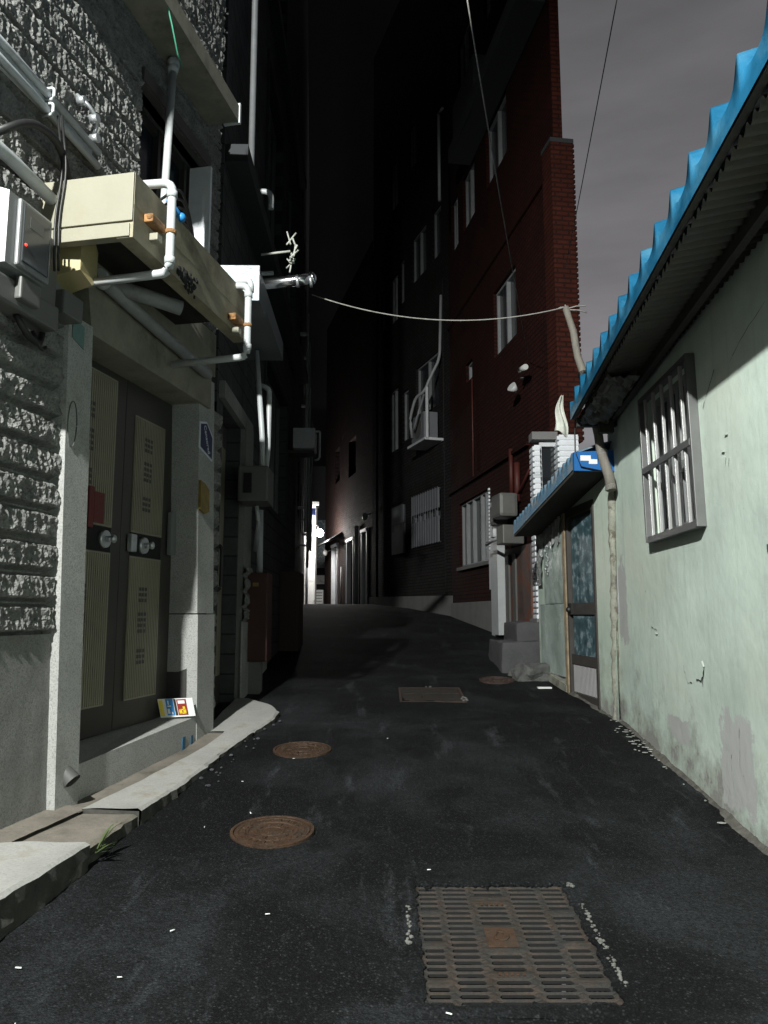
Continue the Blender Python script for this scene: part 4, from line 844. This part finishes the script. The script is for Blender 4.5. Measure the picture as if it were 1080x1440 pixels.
m = nmb(); m.hexa([(-.055, .345, nwz(0)-.085), (-.055, -.05, nwz(0)-.06), (-.055, -.05, nwz(0)-.02), (-.055, .345, nwz(0)-.055)], [(2.25, .345, nwz(2.25)-.085), (2.25, -.05, nwz(2.25)-.06), (2.25, -.05, nwz(2.25)-.02), (2.25, .345, nwz(2.25)-.055)]); m.part('soffit', under, nr)
m = MB(FN, (0, .36, 2.8)); m.tube([(-.02, .30, 3.42), (-.06, .33, 3.2), (-.11, .35, 3.0), (-.115, .30, 2.86), (-.115, .1, 2.82)], .007, 6); m.solo('thin_cable', blk, 'thin black cable drooping onto the bright blue sheet', 'cable')

# ------------------------------------------------------------------ RIGHT: red brick building
DH = thing('red_brick_building', FD, (0, 0, 1), 'tall red brick building with white framed windows on the right', 'building'); DB = (0, 0, 1)
def dmb(): return MB(FD, DB)
dw = [(.45, 2.75, 2.50, 3.88), (-1.35, -.05, 6.25, 7.5), (1.5, 2.0, 6.38, 6.78), (-1.05, .25, 9.8, 11.05), (1.1, 2.05, 9.8, 11.05), (2.5, 3.1, 9.8, 11.05), (-.9, .2, 13.3, 14.5), (1.3, 2.3, 6.95+6.4, 14.5)]
m = dmb(); m.wall(-3.2, 3.45, .5, 16, 0, dw, .14)
m.part('wall', redbrick, DH)
m = dmb(); m.column([(-3.2, -.141), (3.45, -.141), (5.2, -1.0), (1.6, -1.6)], .5, 16); m.wall(-3.2, -3.2+.0001, .5, 16, 0); m.face([(-3.2, 0, .5), (-3.2, -.15, .5), (-3.2, -.15, 16), (-3.2, 0, 16)]); m.face([(3.45, 0, .5), (3.45, -.15, .5), (3.45, -.15, 16), (3.45, 0, 16)]); m.part('rear_wall', redbrick_x, DH)
m = dmb(); m.box(-3.22, -2.85, -.30, .05, 3.95, 8.55)
for i in range(56): m.box(-3.24, -3.205, -.315, -.285, 3.97+i*.082, 4.02+i*.082, .006)
pil = m.part('end_pilaster', redbrick_x, DH)
m = dmb(); m.box(-3.23, -2.84, -.31, .06, 8.55, 8.62); m.part('coping', greyband, pil)
m = dmb(); m.box(-.05, 3.45, 0, .04, .5, 1.75, .005); m.part('plinth', plinth_m, DH)
def dwin(f, base, host, h, mull, frame=dimf, pane=gl2, dep=.13, sill=None):
    a, b, c, d = h; m = MB(f, base); m.box(a, b, -dep, -dep+.012, c, d); w = m.part('window', pane, host)
    m = MB(f, base); t = .045; m.box(a, b, -dep+.013, -dep+.07, c, c+t); m.box(a, b, -dep+.013, -dep+.07, d-t, d); m.box(a, a+t, -dep+.013, -dep+.068, c, d); m.box(b-t, b, -dep+.013, -dep+.068, c, d)
    for x in mull: x = a+(b-a)*x; m.box(x-.025, x+.025, -dep+.013, -dep+.085, c+t, d-t)
    m.part('window_frame', frame, w)
    if sill: m = MB(f, base); m.box(a-.05, b+.05, -.05, .06, c-.07, c-.002); m.part('window_sill', sill, w)
    return w
dwin(FD, DB, DH, dw[0], (.18, .32, .58, .8), sill=plinth_m)
for h in dw[1:]: dwin(FD, DB, DH, h, (.5,) if h[1]-h[0] > .6 else (), sill=None)
m = dmb(); 
for i in range(20): m.box(.40, .46, -.02, .03, 2.49+i*.07, 2.535+i*.07, .008)
m.part('brick_trim', white_br, DH)
m = dmb(); m.box(-1.85, 3.45, 0, .07, 4.19, 4.25, .004); m.box(-2.9, 3.45, 0, .05, 8.1, 8.2); m.part('string_course', redbrick, DH)
m = dmb(); m.box(-3.1, 1.35, .02, .5, 10.98, 11.28); m.box(-3.1, 1.35, .02, .6, 14.9, 15.2); bl = m.part('balcony_slab', greyband, DH)
m = dmb(); m.box(-.6, 1.0, .05, .48, 11.28, 12.0); m.part('balcony_panel', greyband, bl)
m = dmb(); m.pipe([(1.5, .66, 12.2), (1.5, .66, 10.2)], .035); m.pipe([(1.5, .66, 12.2), (1.3, .62, 12.2)], .03); m.part('railing_post', dimf, bl)
m = dmb(); m.tube([(-1.05, .06, 3.5), (-1.05, .06, 4.3)], .04, 8); m.tube([(-1.35, .06, 3.35), (-1.35, .06, 4.0)], .055, 8); m.tube([(1.4, .04, 4.25), (1.4, .04, 6.3)], .018, 6); m.tube([(-1.05, .06, 3.3), (-2.2, .06, 3.9)], .02, 6); m.part('red_pipe', M('red_pipe', (.06, .011, .008), .6, var=.2), DH)
# white post / open door
m = MB(FD, (-.35, 0, 1.2)); m.box(-.30, -.08, .04, .16, 1.12, 3.50, .004); m.box(-.62, -.36, .06, .20, 1.15, 3.45, .004); m.box(-.34, -.31, .08, .11, 1.15, 3.4); m.solo('white_door_frame', white_pvc, 'tall bluish white door frame leaning by the rusty gate', 'door frame')
m = MB(FD, (0, 0, 2)); m.box(.10, .22, .04, .10, 1.95, 2.65, .004); m.solo('white_board', alu_w, 'short white board fixed to the brick beside the door frame', 'board')
mb_ = thing('meter_boxes', FD, (-1.0, .1, 3), 'jumble of grey meter boxes above the rusty gate', 'meter'); b_ = (-1, .1, 3)
MB(FD, b_).box(-1.50, -1.0, .10, .42, 3.08, 3.48, .06).part('box', plast_g, mb_); MB(FD, b_).box(-.93, -.62, .08, .34, 3.0, 3.36, .07).part('box', plast_g, mb_); MB(FD, b_).box(-1.9, -1.55, .15, .5, 2.60, 2.90, .02).part('box', plast_g, mb_)
MB(FD, b_).pipe([(-.60, .38, 2.70), (-1.1, .42, 2.72), (-1.55, .40, 2.75)], .03).part('pipe', white_pvc, mb_); MB(FD, b_).box(-.9, -.7, .1, .35, 2.8, 2.95, .02).part('box', alu_w, mb_)
gt = thing('rusty_gate', FD, (-1.4, .1, 1.2), 'rusty brown metal gate between the white frame and white brick column', 'gate'); b_ = (-1.4, .1, 1.2)
MB(FD, b_).box(-1.95, -.66, .03, .08, 1.2, 2.6).part('gate_leaf', M('rusty_gate_paint', (.10, .07, .065), .6, var=.5, vs=4, bump=.2, dirt=(.16, .05, .025), dirt_at=(.5, .6), ds=4), gt)
for x in (-.80, -1.15): MB(FD, b_).box(x-.14, x, .08, .11, 1.25, 2.5).part('stile', plast_g, gt)
# floodlights
sp = thing('floodlight', FD, (-1.9, 0, 5.2), 'pair of small white floodlights on the red brick end', 'floodlight'); b_ = (-1.9, 0, 5.2)
MB(FD, b_).tube([(-1.95, .0, 5.30), (-1.95, .18, 5.26)], .02, 8).part('arm', blk, sp)
MB(FD, b_).tube([(-1.72, .16, 5.12), (-1.76, .26, 5.18)], [.04, .085], 14).part('lamp_head', hdpe, sp); MB(FD, b_).tube([(-2.35, .22, 5.32), (-2.05, .20, 5.36)], [.045, .05], 12).part('lamp_head', hdpe, sp)
# white brick porch with toothed edges
PB = (10.6, 2.3, 1.3)
pw = thing('white_brick_porch', FW, PB, 'white painted brick porch with toothed edges behind the lean-to', 'porch')
def bricks(x0, x1, z0, z1, y, d, name='brick_column'):
    m = MB(FW, PB); n = int((z1-z0)/.078)
    for i in range(n):
        z = z0+i*.078; j = .022 if i % 1 == 0 else 0; m.box(y, y+d, x0-.02, x1, z, z+.058, .012)
    m.box(y+.012, y+d-.01, x0+.008, x1-.006, z0, z0+n*.078); m.part(name, white_br, pw)
bricks(2.10, 2.19, 1.44, 3.92, 10.55, .25); bricks(2.44, 2.72, 3.45, 4.05, 10.5, .25); bricks(2.44, 2.72, 1.3, 3.4, 10.52, .25)
MB(FW, PB).box(10.56, 10.80, 2.08, 2.44, 3.94, 4.05).part('lintel', plinth_m, pw)
MB(FW, PB).box(10.72, 10.78, 2.2, 2.44, 1.4, 3.93).part('doorway', gl, pw); m = MB(FW, PB); m.box(10.66, 10.72, 2.2, 2.23, 1.4, 3.93); m.box(10.66, 10.72, 2.23, 2.44, 3.86, 3.93); m.part('door_frame', alu_w, pw)
MB(FW, PB).box(10.40, 10.9, 2.05, 2.72, .8, 1.44).part('plinth', plinth_m, pw)
stp = thing('steps', FW, (10, 1.7, .7), 'two rough concrete steps up to the white brick porch', 'steps'); b_ = (10, 1.7, .7)
def lump(u0, u1, o0, o1, z0, z1, host, seed):
    m = MB(FW, b_); m.box(u0, u1, o0, o1, z0, z1, .03); bmesh.ops.subdivide_edges(m.bm, edges=m.bm.edges[:], cuts=4, use_grid_fill=True)
    for v in m.bm.verts: v.co += Vector([noise.noise(v.co*6+Vector((seed+i*9, 0, 0)))*.03 for i in range(3)])
    for f in m.bm.faces: f.smooth = True
    m.part('step', stepc, host)
lump(9.75, 10.9, 1.47, 1.98, .6, 1.16, stp, 1); lump(10.1, 11.2, 1.72, 2.2, .8, 1.40, stp, 4)
m = MB(FN, (2.2, .0, .7)); m.box(2.0, 2.5, .02, .42, .6, .90, .03); bmesh.ops.subdivide_edges(m.bm, edges=m.bm.edges[:], cuts=5, use_grid_fill=True)
for v in m.bm.verts:
    t = max(0, v.co.z/.2); v.co.x -= t*.12*(v.co.x > .2); v.co += Vector([noise.noise(v.co*7+Vector((i*9, 3, 0)))*.06 for i in range(3)])
m.solo('cement_rubble', chalkm, 'lump of pale rubble at the foot of the steps', 'rubble')

# ------------------------------------------------------------------ RIGHT: brown brick building
BH = thing('brown_brick_building', FB, (0, 0, 1.4), 'dark brown brick building with shuttered windows past the red one', 'building'); BB = (0, 0, 1.4)
def bmb(): return MB(FB, BB)
bw_ = [(.82, 2.7, 3.2, 4.55), (3.3, 4.3, 3.14, 4.47), (.85, 2.42, 6.6, 7.95), (3.0, 3.5, 6.2, 7.6), (3.85, 4.6, 6.1, 7.9), (1.6, 2.7, 10.4, 11.7), (3.3, 3.7, 10.2, 11.5), (3.85, 4.5, 9.9, 11.3), (2.3, 2.9, 13.8, 15.1), (3.8, 4.5, 13.4, 14.9), (.6, 1.2, 10.4, 11.7), (5.0, 5.4, 10, 11.3)]
m = bmb(); m.wall(0, 6.2, 1, 19.8, 0, bw_, .14); m.box(0, 6.2, -2.0, -.141, 1, 19.8); m.face([(0, 0, 1), (0, -.15, 1), (0, -.15, 19.8), (0, 0, 19.8)]); m.part('wall', brown, BH)
m = bmb(); m.box(-.10, .32, -.1, .10, 1.2, 14.0); m.part('corner_pilaster', brown, BH)
m = bmb(); m.prism([(-.1, 1.0), (6.2, 1.5), (6.2, 2.02), (-.1, 1.92)], 0, .115); m.part('plinth', plinth_m, BH)
for i, h in enumerate(bw_[:2]):
    w = dwin(FB, BB, BH, h, (.2, .4, .6, .8), frame=shutter_m, dep=.10)
    a, b, c, d = h; mid = c+(d-c)*.52
    m = bmb(); m.box(a+.02, b-.02, .02, .05, c+.02, mid-.06); m.box(a+.02, b-.02, .02, .05, mid+.14, d-.02)
    for k_ in range(12): x = a+.05+k_*(b-a-.1)/11; m.box(x-.012, x+.012, .05, .06, c, d)
    m.part('shutter', shutter_m, w)
for h in bw_[2:]: dwin(FB, BB, BH, h, (.5,) if h[1]-h[0] > .6 else (), sill=None)
m = bmb(); m.tube([(.40, .05, 1.9), (.40, .05, 9.6)], .03, 8); m.tube([(5.6, .06, 2.0), (5.6, .06, 12)], .04, 8); m.part('downpipe', greyband, BH)
ab = thing('outdoor_unit', FB, (1.2, 0, 5.6), 'air conditioner with a looping hose high on the brown brick wall', 'air conditioner'); b_ = (1.2, 0, 5.6)
MB(FB, b_).box(.75, 1.60, .08, .44, 5.70, 6.35, .015).part('case', shutter_m, ab)
m = MB(FB, b_); m.tube([(1.0, .445, 6.02), (1.0, .455, 6.02)], .0, 3) if False else m.tube([(1.15, .44, 6.02), (1.15, .455, 6.02)], .26, 24); m.part('fan_grille', plast_g, ab)
MB(FB, b_).box(.6, 1.8, .0, .48, 5.62, 5.68).part('bracket', alu_w, ab); MB(FB, b_).box(.56, .60, .40, .46, 5.65, 6.9).part('bracket_post', alu_w, ab)
MB(FB, b_).pipe([(1.5, .46, 5.85), (1.35, .58, 6.3), (1.0, .55, 6.75), (.7, .45, 6.8), (.62, .3, 7.2), (.5, .12, 7.6), (.48, .08, 9.2)], .035, .3).part('hose', hosem, ab)
MB(FB, b_).pipe([(.7, .45, 6.75), (.78, .60, 6.2), (1.0, .60, 5.95), (1.15, .55, 6.0)], .028, .25).part('hose', dimf, ab)
# far right facade with lit door frames
FH = thing('far_brick_house', FF, (0, 0, 1.8), 'brown brick houses with lit door frames near the alley end', 'house'); b_ = (0, 0, 1.8)
m = MB(FF, b_); fw = [(.6, 1.3, 1.8, 4.1), (2.6, 3.6, 1.8, 4.0), (5.4, 6.4, 1.8, 4.05), (2.4, 3.6, 6.3, 7.6), (5.2, 6.2, 6.5, 7.8)]; m.wall(0, 8.2, 1.4, 13.5, 0, fw, .2); m.box(0, 8.2, -3, -.201, 1.4, 13.5); m.part('wall', brown_far, FH)
for h in fw[:3]:
    m = MB(FF, b_); m.box(h[0], h[1], -.19, -.16, h[2], h[3]); d = m.part('door', darkdoor, FH)
    m = MB(FF, b_); m.box(h[0]-.06, h[0]+.02, -.1, .06, h[2], h[3]); m.box(h[1]-.02, h[1]+.06, -.1, .06, h[2], h[3]); m.box(h[0]-.06, h[1]+.06, 0, .09, h[3], h[3]+.1); m.part('door_frame', alu_w, d)
for h in fw[3:]: m = MB(FF, b_); m.box(h[0], h[1], -.19, -.17, h[2], h[3]); m.part('window', gl2, FH)
m = MB(FF, b_); m.hexa([(4.6, 0, 4.35), (7.6, 0, 4.35), (7.6, 0, 4.5), (4.6, 0, 4.5)], [(4.6, .5, 4.15), (7.6, .5, 4.15), (7.6, .5, 4.2), (4.6, .5, 4.2)]); m.part('door_canopy', greyband, FH)
m = MB(FF, b_); m.tube([(1.9, .08, 1.8), (1.9, .08, 4.4)], .07, 8); m.tube([(4.4, .08, 1.8), (4.4, .08, 3.2)], .03, 8); m.part('downpipe', alu_w, FH)
for u, z in ((.2, 4.5), (7.0, 3.9)):
    m = MB(FF, (u, 0, z)); m.tube([(u, 0, z+.1), (u, .15, z+.05)], .02, 6); m.sphere((u, .2, z), .09, (1, 1, 1.3), 10); m.solo('wall_lamp', hdpe, 'unlit wall lamp over the %s door of the far brick houses' % ('nearest' if u < 1 else 'last'), 'lamp')

# ------------------------------------------------------------------ cables overhead
def catenary(a, b, sag, n=26): return [Vector(a).lerp(Vector(b), i/n) - Vector((0, 0, sag*4*(i/n)*(1-i/n))) for i in range(n+1)]
m = MB(FW, (7.1, 0, 4.4)); m.tube(catenary((7.3, -.72, 4.66), (7.22, 1.80, 4.50), .20), .006, 6); m.solo('sagging_rope', ropem, 'pale rope sagging across the alley to the wooden pole', 'rope')
m = MB(FW, (8, 1.2, 5.8)); m.tube(catenary((5, .60, 5.89), (11.9, 2.33, 5.55), .10), .005, 6); m.solo('overhead_cable', ropem, 'pale overhead cable running down to the red brick wall', 'cable')
m = MB(FW, (6, 1.8, 5.6)); m.tube(catenary((4.4, 1.48, 5.38), (8.4, 2.09, 5.45), .02), .004, 6); m.solo('overhead_cable', blk, 'thin dark cable crossing the open grey sky', 'cable')

# ------------------------------------------------------------------ manholes and gratings
TILT = math.atan(.09)
def ground_obj(name, y, x, lift=.003):
    o = bpy.data.objects.new(name, None); COL.objects.link(o); o.location = (x, y, road_z(y)+lift); o.rotation_euler = (TILT, 0, 0); return o
def lathe(mb, prof, seg=48):
    rings = [[mb.bm.verts.new((r*math.cos(2*PI*k_/seg), r*math.sin(2*PI*k_/seg), z)) for k_ in range(seg)] for r, z in prof]
    for A, B in zip(rings, rings[1:]):
        for k_ in range(seg): f = mb.bm.faces.new((A[k_], A[(k_+1) % seg], B[(k_+1) % seg], B[k_])); f.smooth = False
    mb.bm.faces.new(rings[-1])
def manhole(x, y, r, label, mat):
    o = ground_obj('manhole_cover', y, x); tag(o, label, 'manhole', 'manhole covers in the lane')
    m = MB(FW); lathe(m, [(r, -.03), (r, .010), (r*.93, .012), (r*.915, .0)]); m.part('frame', mat, o)
    m = MB(FW); lathe(m, [(r*.90, -.01), (r*.895, .008), (r*.80, .009), (r*.79, .004), (r*.62, .003), (r*.61, .009), (r*.57, .009), (r*.56, .003), (r*.30, .003), (r*.29, .008), (r*.25, .008), (r*.24, .004)])
    for k_ in range(22):
        a = 2*PI*k_/22; c, s_ = math.cos(a), math.sin(a); p = Vector((c, s_, 0))*r*.70; t = Vector((-s_, c, 0))*r*.035; q = Vector((c, s_, 0))*r*.06
        m.hexa([(v.y, v.x, .002) for v in (p-t-q, p+t-q, p+t+q, p-t+q)], [(v.y, v.x, .010) for v in (p-t-q, p+t-q, p+t+q, p-t+q)])
    for k_ in range(10):
        a = 2*PI*k_/10; c, s_ = math.cos(a), math.sin(a); p = Vector((c, s_, 0))*r*.42; t = Vector((-s_, c, 0))*r*.05; q = Vector((c, s_, 0))*r*.07
        m.hexa([(v.y, v.x, .002) for v in (p-t-q, p+t-q, p+t+q, p-t+q)], [(v.y, v.x, .009) for v in (p-t-q, p+t-q, p+t+q, p-t+q)])
    m.part('lid', mat, o); return o
manhole(-.62, 4.46, .232, 'rusty orange round manhole cover nearest the camera', iron_o)
manhole(-.635, 6.155, .225, 'rusty round manhole cover level with the kerb end', iron_o)
manhole(1.33, 9.22, .21, 'dull dark manhole cover near the concrete steps', iron_d)
# big storm grate
gy0, gy1, gx0, gx1 = 2.86, 3.79, .15, .83
gcy, gcx = (gy0+gy1)/2, (gx0+gx1)/2
sg_ = ground_obj('storm_grate', gcy, gcx, -.004); tag(sg_, 'large rusty cast iron storm grate in the foreground', 'grate')
m = MB(FW); GW, GLn = gx1-gx0, gy1-gy0; cols = [0, .15, .36, .60, .83, 1.0]; rows = 21; ph = GLn/rows
T = -.0; Bt = -.045
def gv(x, y, z): return m.bm.verts.new((x, y, z))
for ci in range(5):
    xa, xb = -GW/2+GW*cols[ci], -GW/2+GW*cols[ci+1]
    sh = (ci % 2)*.5
    for r_ in range(rows):
        ya = -GLn/2+ph*r_; yb = ya+ph; ym = (ya+yb)/2
        solid = (ci == 2 and (8 <= r_ <= 12 or r_ in (4, 17, 18))) or (ci in (0, 4) and r_ in (3, 9, 15))
        w_ = xb-xa; e0 = .007; n0 = .026 if w_ > .12 else .018
        O = [gv(xa, ya, T), gv(xb, ya, T), gv(xb, ym, T+.004), gv(xb, yb, T), gv(xa, yb, T), gv(xa, ym, T+.004)]
        if solid: m.bm.faces.new(O); continue
        hy = ph*.31
        def ring(z, g=0): return [gv(xa+n0+g, ym-hy+g*.4, z), gv(xb-n0-g, ym-hy+g*.4, z), gv(xb-n0*.65-g, ym, z), gv(xb-n0-g, ym+hy-g*.4, z), gv(xa+n0+g, ym+hy-g*.4, z), gv(xa+n0*.65+g, ym, z)]
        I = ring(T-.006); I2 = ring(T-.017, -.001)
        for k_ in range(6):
            m.bm.faces.new((O[k_], O[(k_+1) % 6], I[(k_+1) % 6], I[k_])); m.bm.faces.new((I[k_], I[(k_+1) % 6], I2[(k_+1) % 6], I2[k_])).material_index = 1  # slot walls coloured black, standing in for the shade inside the slots
bmesh.ops.remove_doubles(m.bm, verts=m.bm.verts[:], dist=.0006)
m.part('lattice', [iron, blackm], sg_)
m = MB(FW); ex = (cols[2]+cols[3])/2*GW-GW/2; m.box(-.075, .075, ex-.062, ex+.062, .001, .006, .002)
for k_ in range(3): m.tube([(.035*math.sin(a*.5+k_*2.1)-.0, ex+.035*math.cos(a*.5+k_*2.1)*(.5+.1*a), .008) for a in range(5)], .004, 6)
for yy in (GLn*.30+.012, -GLn*.29):
    for i in range(5): m.box(yy-.010, yy+.010, ex-.05+i*.022, ex-.038+i*.022, .001, .006)
m.part('emblem_plate', iron_o, sg_)
m = MB(FW); 
for a, b, c, d in ((-GLn/2-.012, GLn/2+.012, -GW/2-.014, -GW/2), (-GLn/2-.012, GLn/2+.012, GW/2, GW/2+.014), (-GLn/2-.012, -GLn/2, -GW/2, GW/2), (GLn/2, GLn/2+.012, -GW/2, GW/2)): m.box(a, b, c, d, -.05, -.001)
m.part('frame', iron, sg_)
m = MB(FW); m.box(-GLn/2-.02, GLn/2+.02, -GW/2-.02, GW/2+.02, -.6, -.58); 
for a, b, c, d in ((-GLn/2-.02, GLn/2+.02, -GW/2-.03, -GW/2-.02), (-GLn/2-.02, GLn/2+.02, GW/2+.02, GW/2+.03), (-GLn/2-.03, -GLn/2-.02, -GW/2, GW/2), (GLn/2+.02, GLn/2+.03, -GW/2, GW/2)): m.box(a, b, c, d, -.6, -.05)
m.part('pit', blackm, sg_)
# broken asphalt lip round the grate
m = MB(FW)
def chips(m, n, fx, fy, s0, s1, lift_=.010):
    for i in range(n):
        x, y = fx(), fy(); r_ = random.uniform(s0, s1)
        g = bmesh.ops.create_icosphere(m.bm, subdivisions=1, radius=r_)
        for v in g['verts']: v.co = Vector((v.co.x*random.uniform(.8, 1.3), v.co.y*random.uniform(.8, 1.3), v.co.z*.7)) + Vector((x, y, road_z(y)+lift_))
U = random.uniform
lipm = MB(FW)
def edge_pt(t):    # walk round the grate, t 0..4
    k_ = int(t) % 4; f = t-int(t); X0, X1, Y0, Y1 = .128, .852, 2.842, 3.808
    return [(X0+(X1-X0)*f, Y0, 0, -1), (X1, Y0+(Y1-Y0)*f, 1, 0), (X1-(X1-X0)*f, Y1, 0, 1), (X0, Y1-(Y1-Y0)*f, -1, 0)][k_]
rings = []
NL = 420
for i in range(NL):
    x, y, nx, ny = edge_pt(4*i/NL); q = Vector((x*22, y*22, 1)); q2 = Vector((x*70, y*70, 5))
    wi = .020 + .020*noise.noise(q) + .010*noise.noise(q2); wo_ = .05 + .03*noise.noise(q*.6+Vector((9, 9, 9))); hh = .009+.006*noise.noise(q*1.7)+.004*noise.noise(q2)
    rg = []
    for d, z in ((-wi, -.02), (-wi, hh*.5), (-wi+.010, hh), (.012, hh+.002), (wo_*.6, .006), (wo_, -.004)):
        X, Y = x+nx*d, y+ny*d; rg.append(lipm.V((Y, X, road_z(Y)+z)))
    rings.append(rg)
for i in range(NL):
    A, B = rings[i], rings[(i+1) % NL]
    for k_ in range(5): lipm.bm.faces.new((A[k_], B[k_], B[k_+1], A[k_+1])).smooth = k_ > 2
lipm.solo('asphalt_lip', roadm, 'ragged asphalt edge laid round the storm grate', 'asphalt', kind='structure')
m = MB(FW)
chips(m, 70, lambda: .868+U(-.010, .012), lambda: 2.93+.66*U(0, 1)**.8+.0, .003, .010); chips(m, 6, lambda: .86+U(-.02, .02), lambda: U(3.75, 3.83), .005, .011); chips(m, 16, lambda: .105+U(-.010, .008), lambda: U(3.2, 3.62), .004, .011); chips(m, 5, lambda: .10+U(-.012, .012), lambda: U(3.26, 3.32), .006, .012)
m.solo('cement_chips', M('pale_chips', (.12, .118, .11), .9, var=.4, vs=12, bump=.8), 'pale cement chips along both sides of the storm grate', 'rubble', kind='stuff')
# second grate farther up
g2 = ground_obj('drain_grate', 8.35, .50, .003); tag(g2, 'dark rectangular drain cover in the middle of the lane', 'grate')
m = MB(FW); m.box(-.36, .36, -.31, .31, -.02, .004, .003)
for i in range(3):
    for j in range(2):
        cx, cy = -.2+i*.2, -.17+j*.34; m.box(cy-.15, cy+.15, cx-.09, cx+.09, .004, .009, .003)
m.part('lid', iron, g2)
m = MB(FW); m.box(-.39, -.365, -.34, .34, -.02, .006); m.box(.365, .39, -.34, .34, -.02, .006); m.box(-.364, .364, -.34, -.315, -.02, .006); m.box(-.364, .364, .315, .34, -.02, .006); m.part('frame', iron_d, g2)
m = MB(FW); chips(m, 9, lambda: .83+U(-.03, .03), lambda: 8.1+U(-.1, .1), .01, .02); chips(m, 4, lambda: .5+U(-.03, .03), lambda: 8.77, .01, .018); m.solo('cement_chips', chalkm, 'few pale chips at the corner of the drain cover', 'rubble', kind='stuff')
# litter
butts = [(-1.01, 4.52, 'left of the nearest round manhole'), (-.79, 4.74, 'just beyond the nearest round manhole'), (-.67, 5.90, 'touching the near rim of the second round manhole'), (-.95, 5.35, 'between the kerb and the second manhole'),
    (.22, 3.95, 'just beyond the left corner of the storm grate'), (.22, 2.80, 'at the near left edge of the storm grate'), (-1.37, 3.08, 'nearest to the white kerb in the lower left'), (-1.22, 2.74, 'in the very bottom left corner'),
    (-.97, 3.02, 'in the lower left, right of the one by the kerb'), (-.87, 3.36, 'between the near manhole and the picture bottom'), (-.50, 3.5, 'left of the storm grate in the open lane'), (.03, 6.49, 'alone in mid lane below the drain cover')]
m = MB(FW); m.tube([(0, -.018, .006), (0, .018, .006)], .0045, 6); bo = m.solo('cigarette_butt', paper, 'tiny white cigarette end lying on the black asphalt', 'litter', 'cigarette ends on the asphalt')
for i, (x, y, wh) in enumerate(butts):
    o = bo if i == 0 else bo.copy()
    if i: COL.objects.link(o)
    o.location = (x, y, road_z(y)+.006); o['label'] = 'tiny white cigarette end ' + wh; o.rotation_euler = (0, 0, U(0, PI)); k_ = U(.35, .75); o.scale = (k_, k_, k_)
m = MB(FW, (8.73, 1.78, .69)); m.box(8.69, 8.77, 1.71, 1.86, .685, .70); m.solo('paper_scrap', paper, 'white scrap of paper lying before the lean-to', 'litter')
m = MB(FW)
for i in range(42):
    y = random.gauss(6.3, .40) if i < 36 else U(4, 6); x = 2.0+.052*(y-4.2) - abs(random.gauss(0, .07)) - .02; z = road_z(y)+.008; a = U(0, PI); l_ = U(.005, .026); w_ = U(.004, .012); c, s_ = math.cos(a), math.sin(a)
    q = [(c*l_, s_*l_), (-s_*w_, c*w_), (-c*l_, -s_*l_), (s_*w_, -c*w_)]
    m.hexa([(y+b, x+a_, z) for a_, b in q], [(y+b, x+a_, z+.005) for a_, b in q])
m.solo('paint_flakes', M('fallen_flakes', (.26, .27, .25), .8, var=.3), 'pale paint flakes fallen along the green wall foot', 'litter', kind='stuff')
m = MB(FW); chips(m, 45, lambda: U(-1.36, -.98), lambda: U(5.2, 7.4), .004, .016)
for v in m.bm.verts: v.co.x += (v.co.y-6.3)*.13
m.solo('grit', M('grit', (.05, .053, .06), .9, var=.6), 'loose grey grit along the kerb foot', 'rubble', kind='stuff')

# dirt packed into the foot of the green wall and the kerb
m = MB(FW)
def foot(a, b):
    y = 1.5+8.0*a; xw = 2.0+.052*(y-4.2) if y < 7.2 else 2.12-.080*(y-7.15)
    w_ = .035+.035*noise.noise(Vector((y*2.1, 2, 2)))+.022*noise.noise(Vector((y*9, 5, 2)))+.012*noise.noise(Vector((y*31, 5, 2)))
    return (y, xw+.01-(w_+.012)*b, road_z(y)+(.030+.018*noise.noise(Vector((y*5, 1, 6)))+.012*noise.noise(Vector((y*23, 1, 6))))*(1-b)**1.6-.004*b)
m.grid(foot, 420, 5)
m.solo('wall_foot_dirt', M('packed_dirt', (.085, .08, .07), .95, var=.5, vs=14, bump=.9, bs=90), 'crumbly dirt packed along the foot of the green wall', 'dirt', kind='stuff')
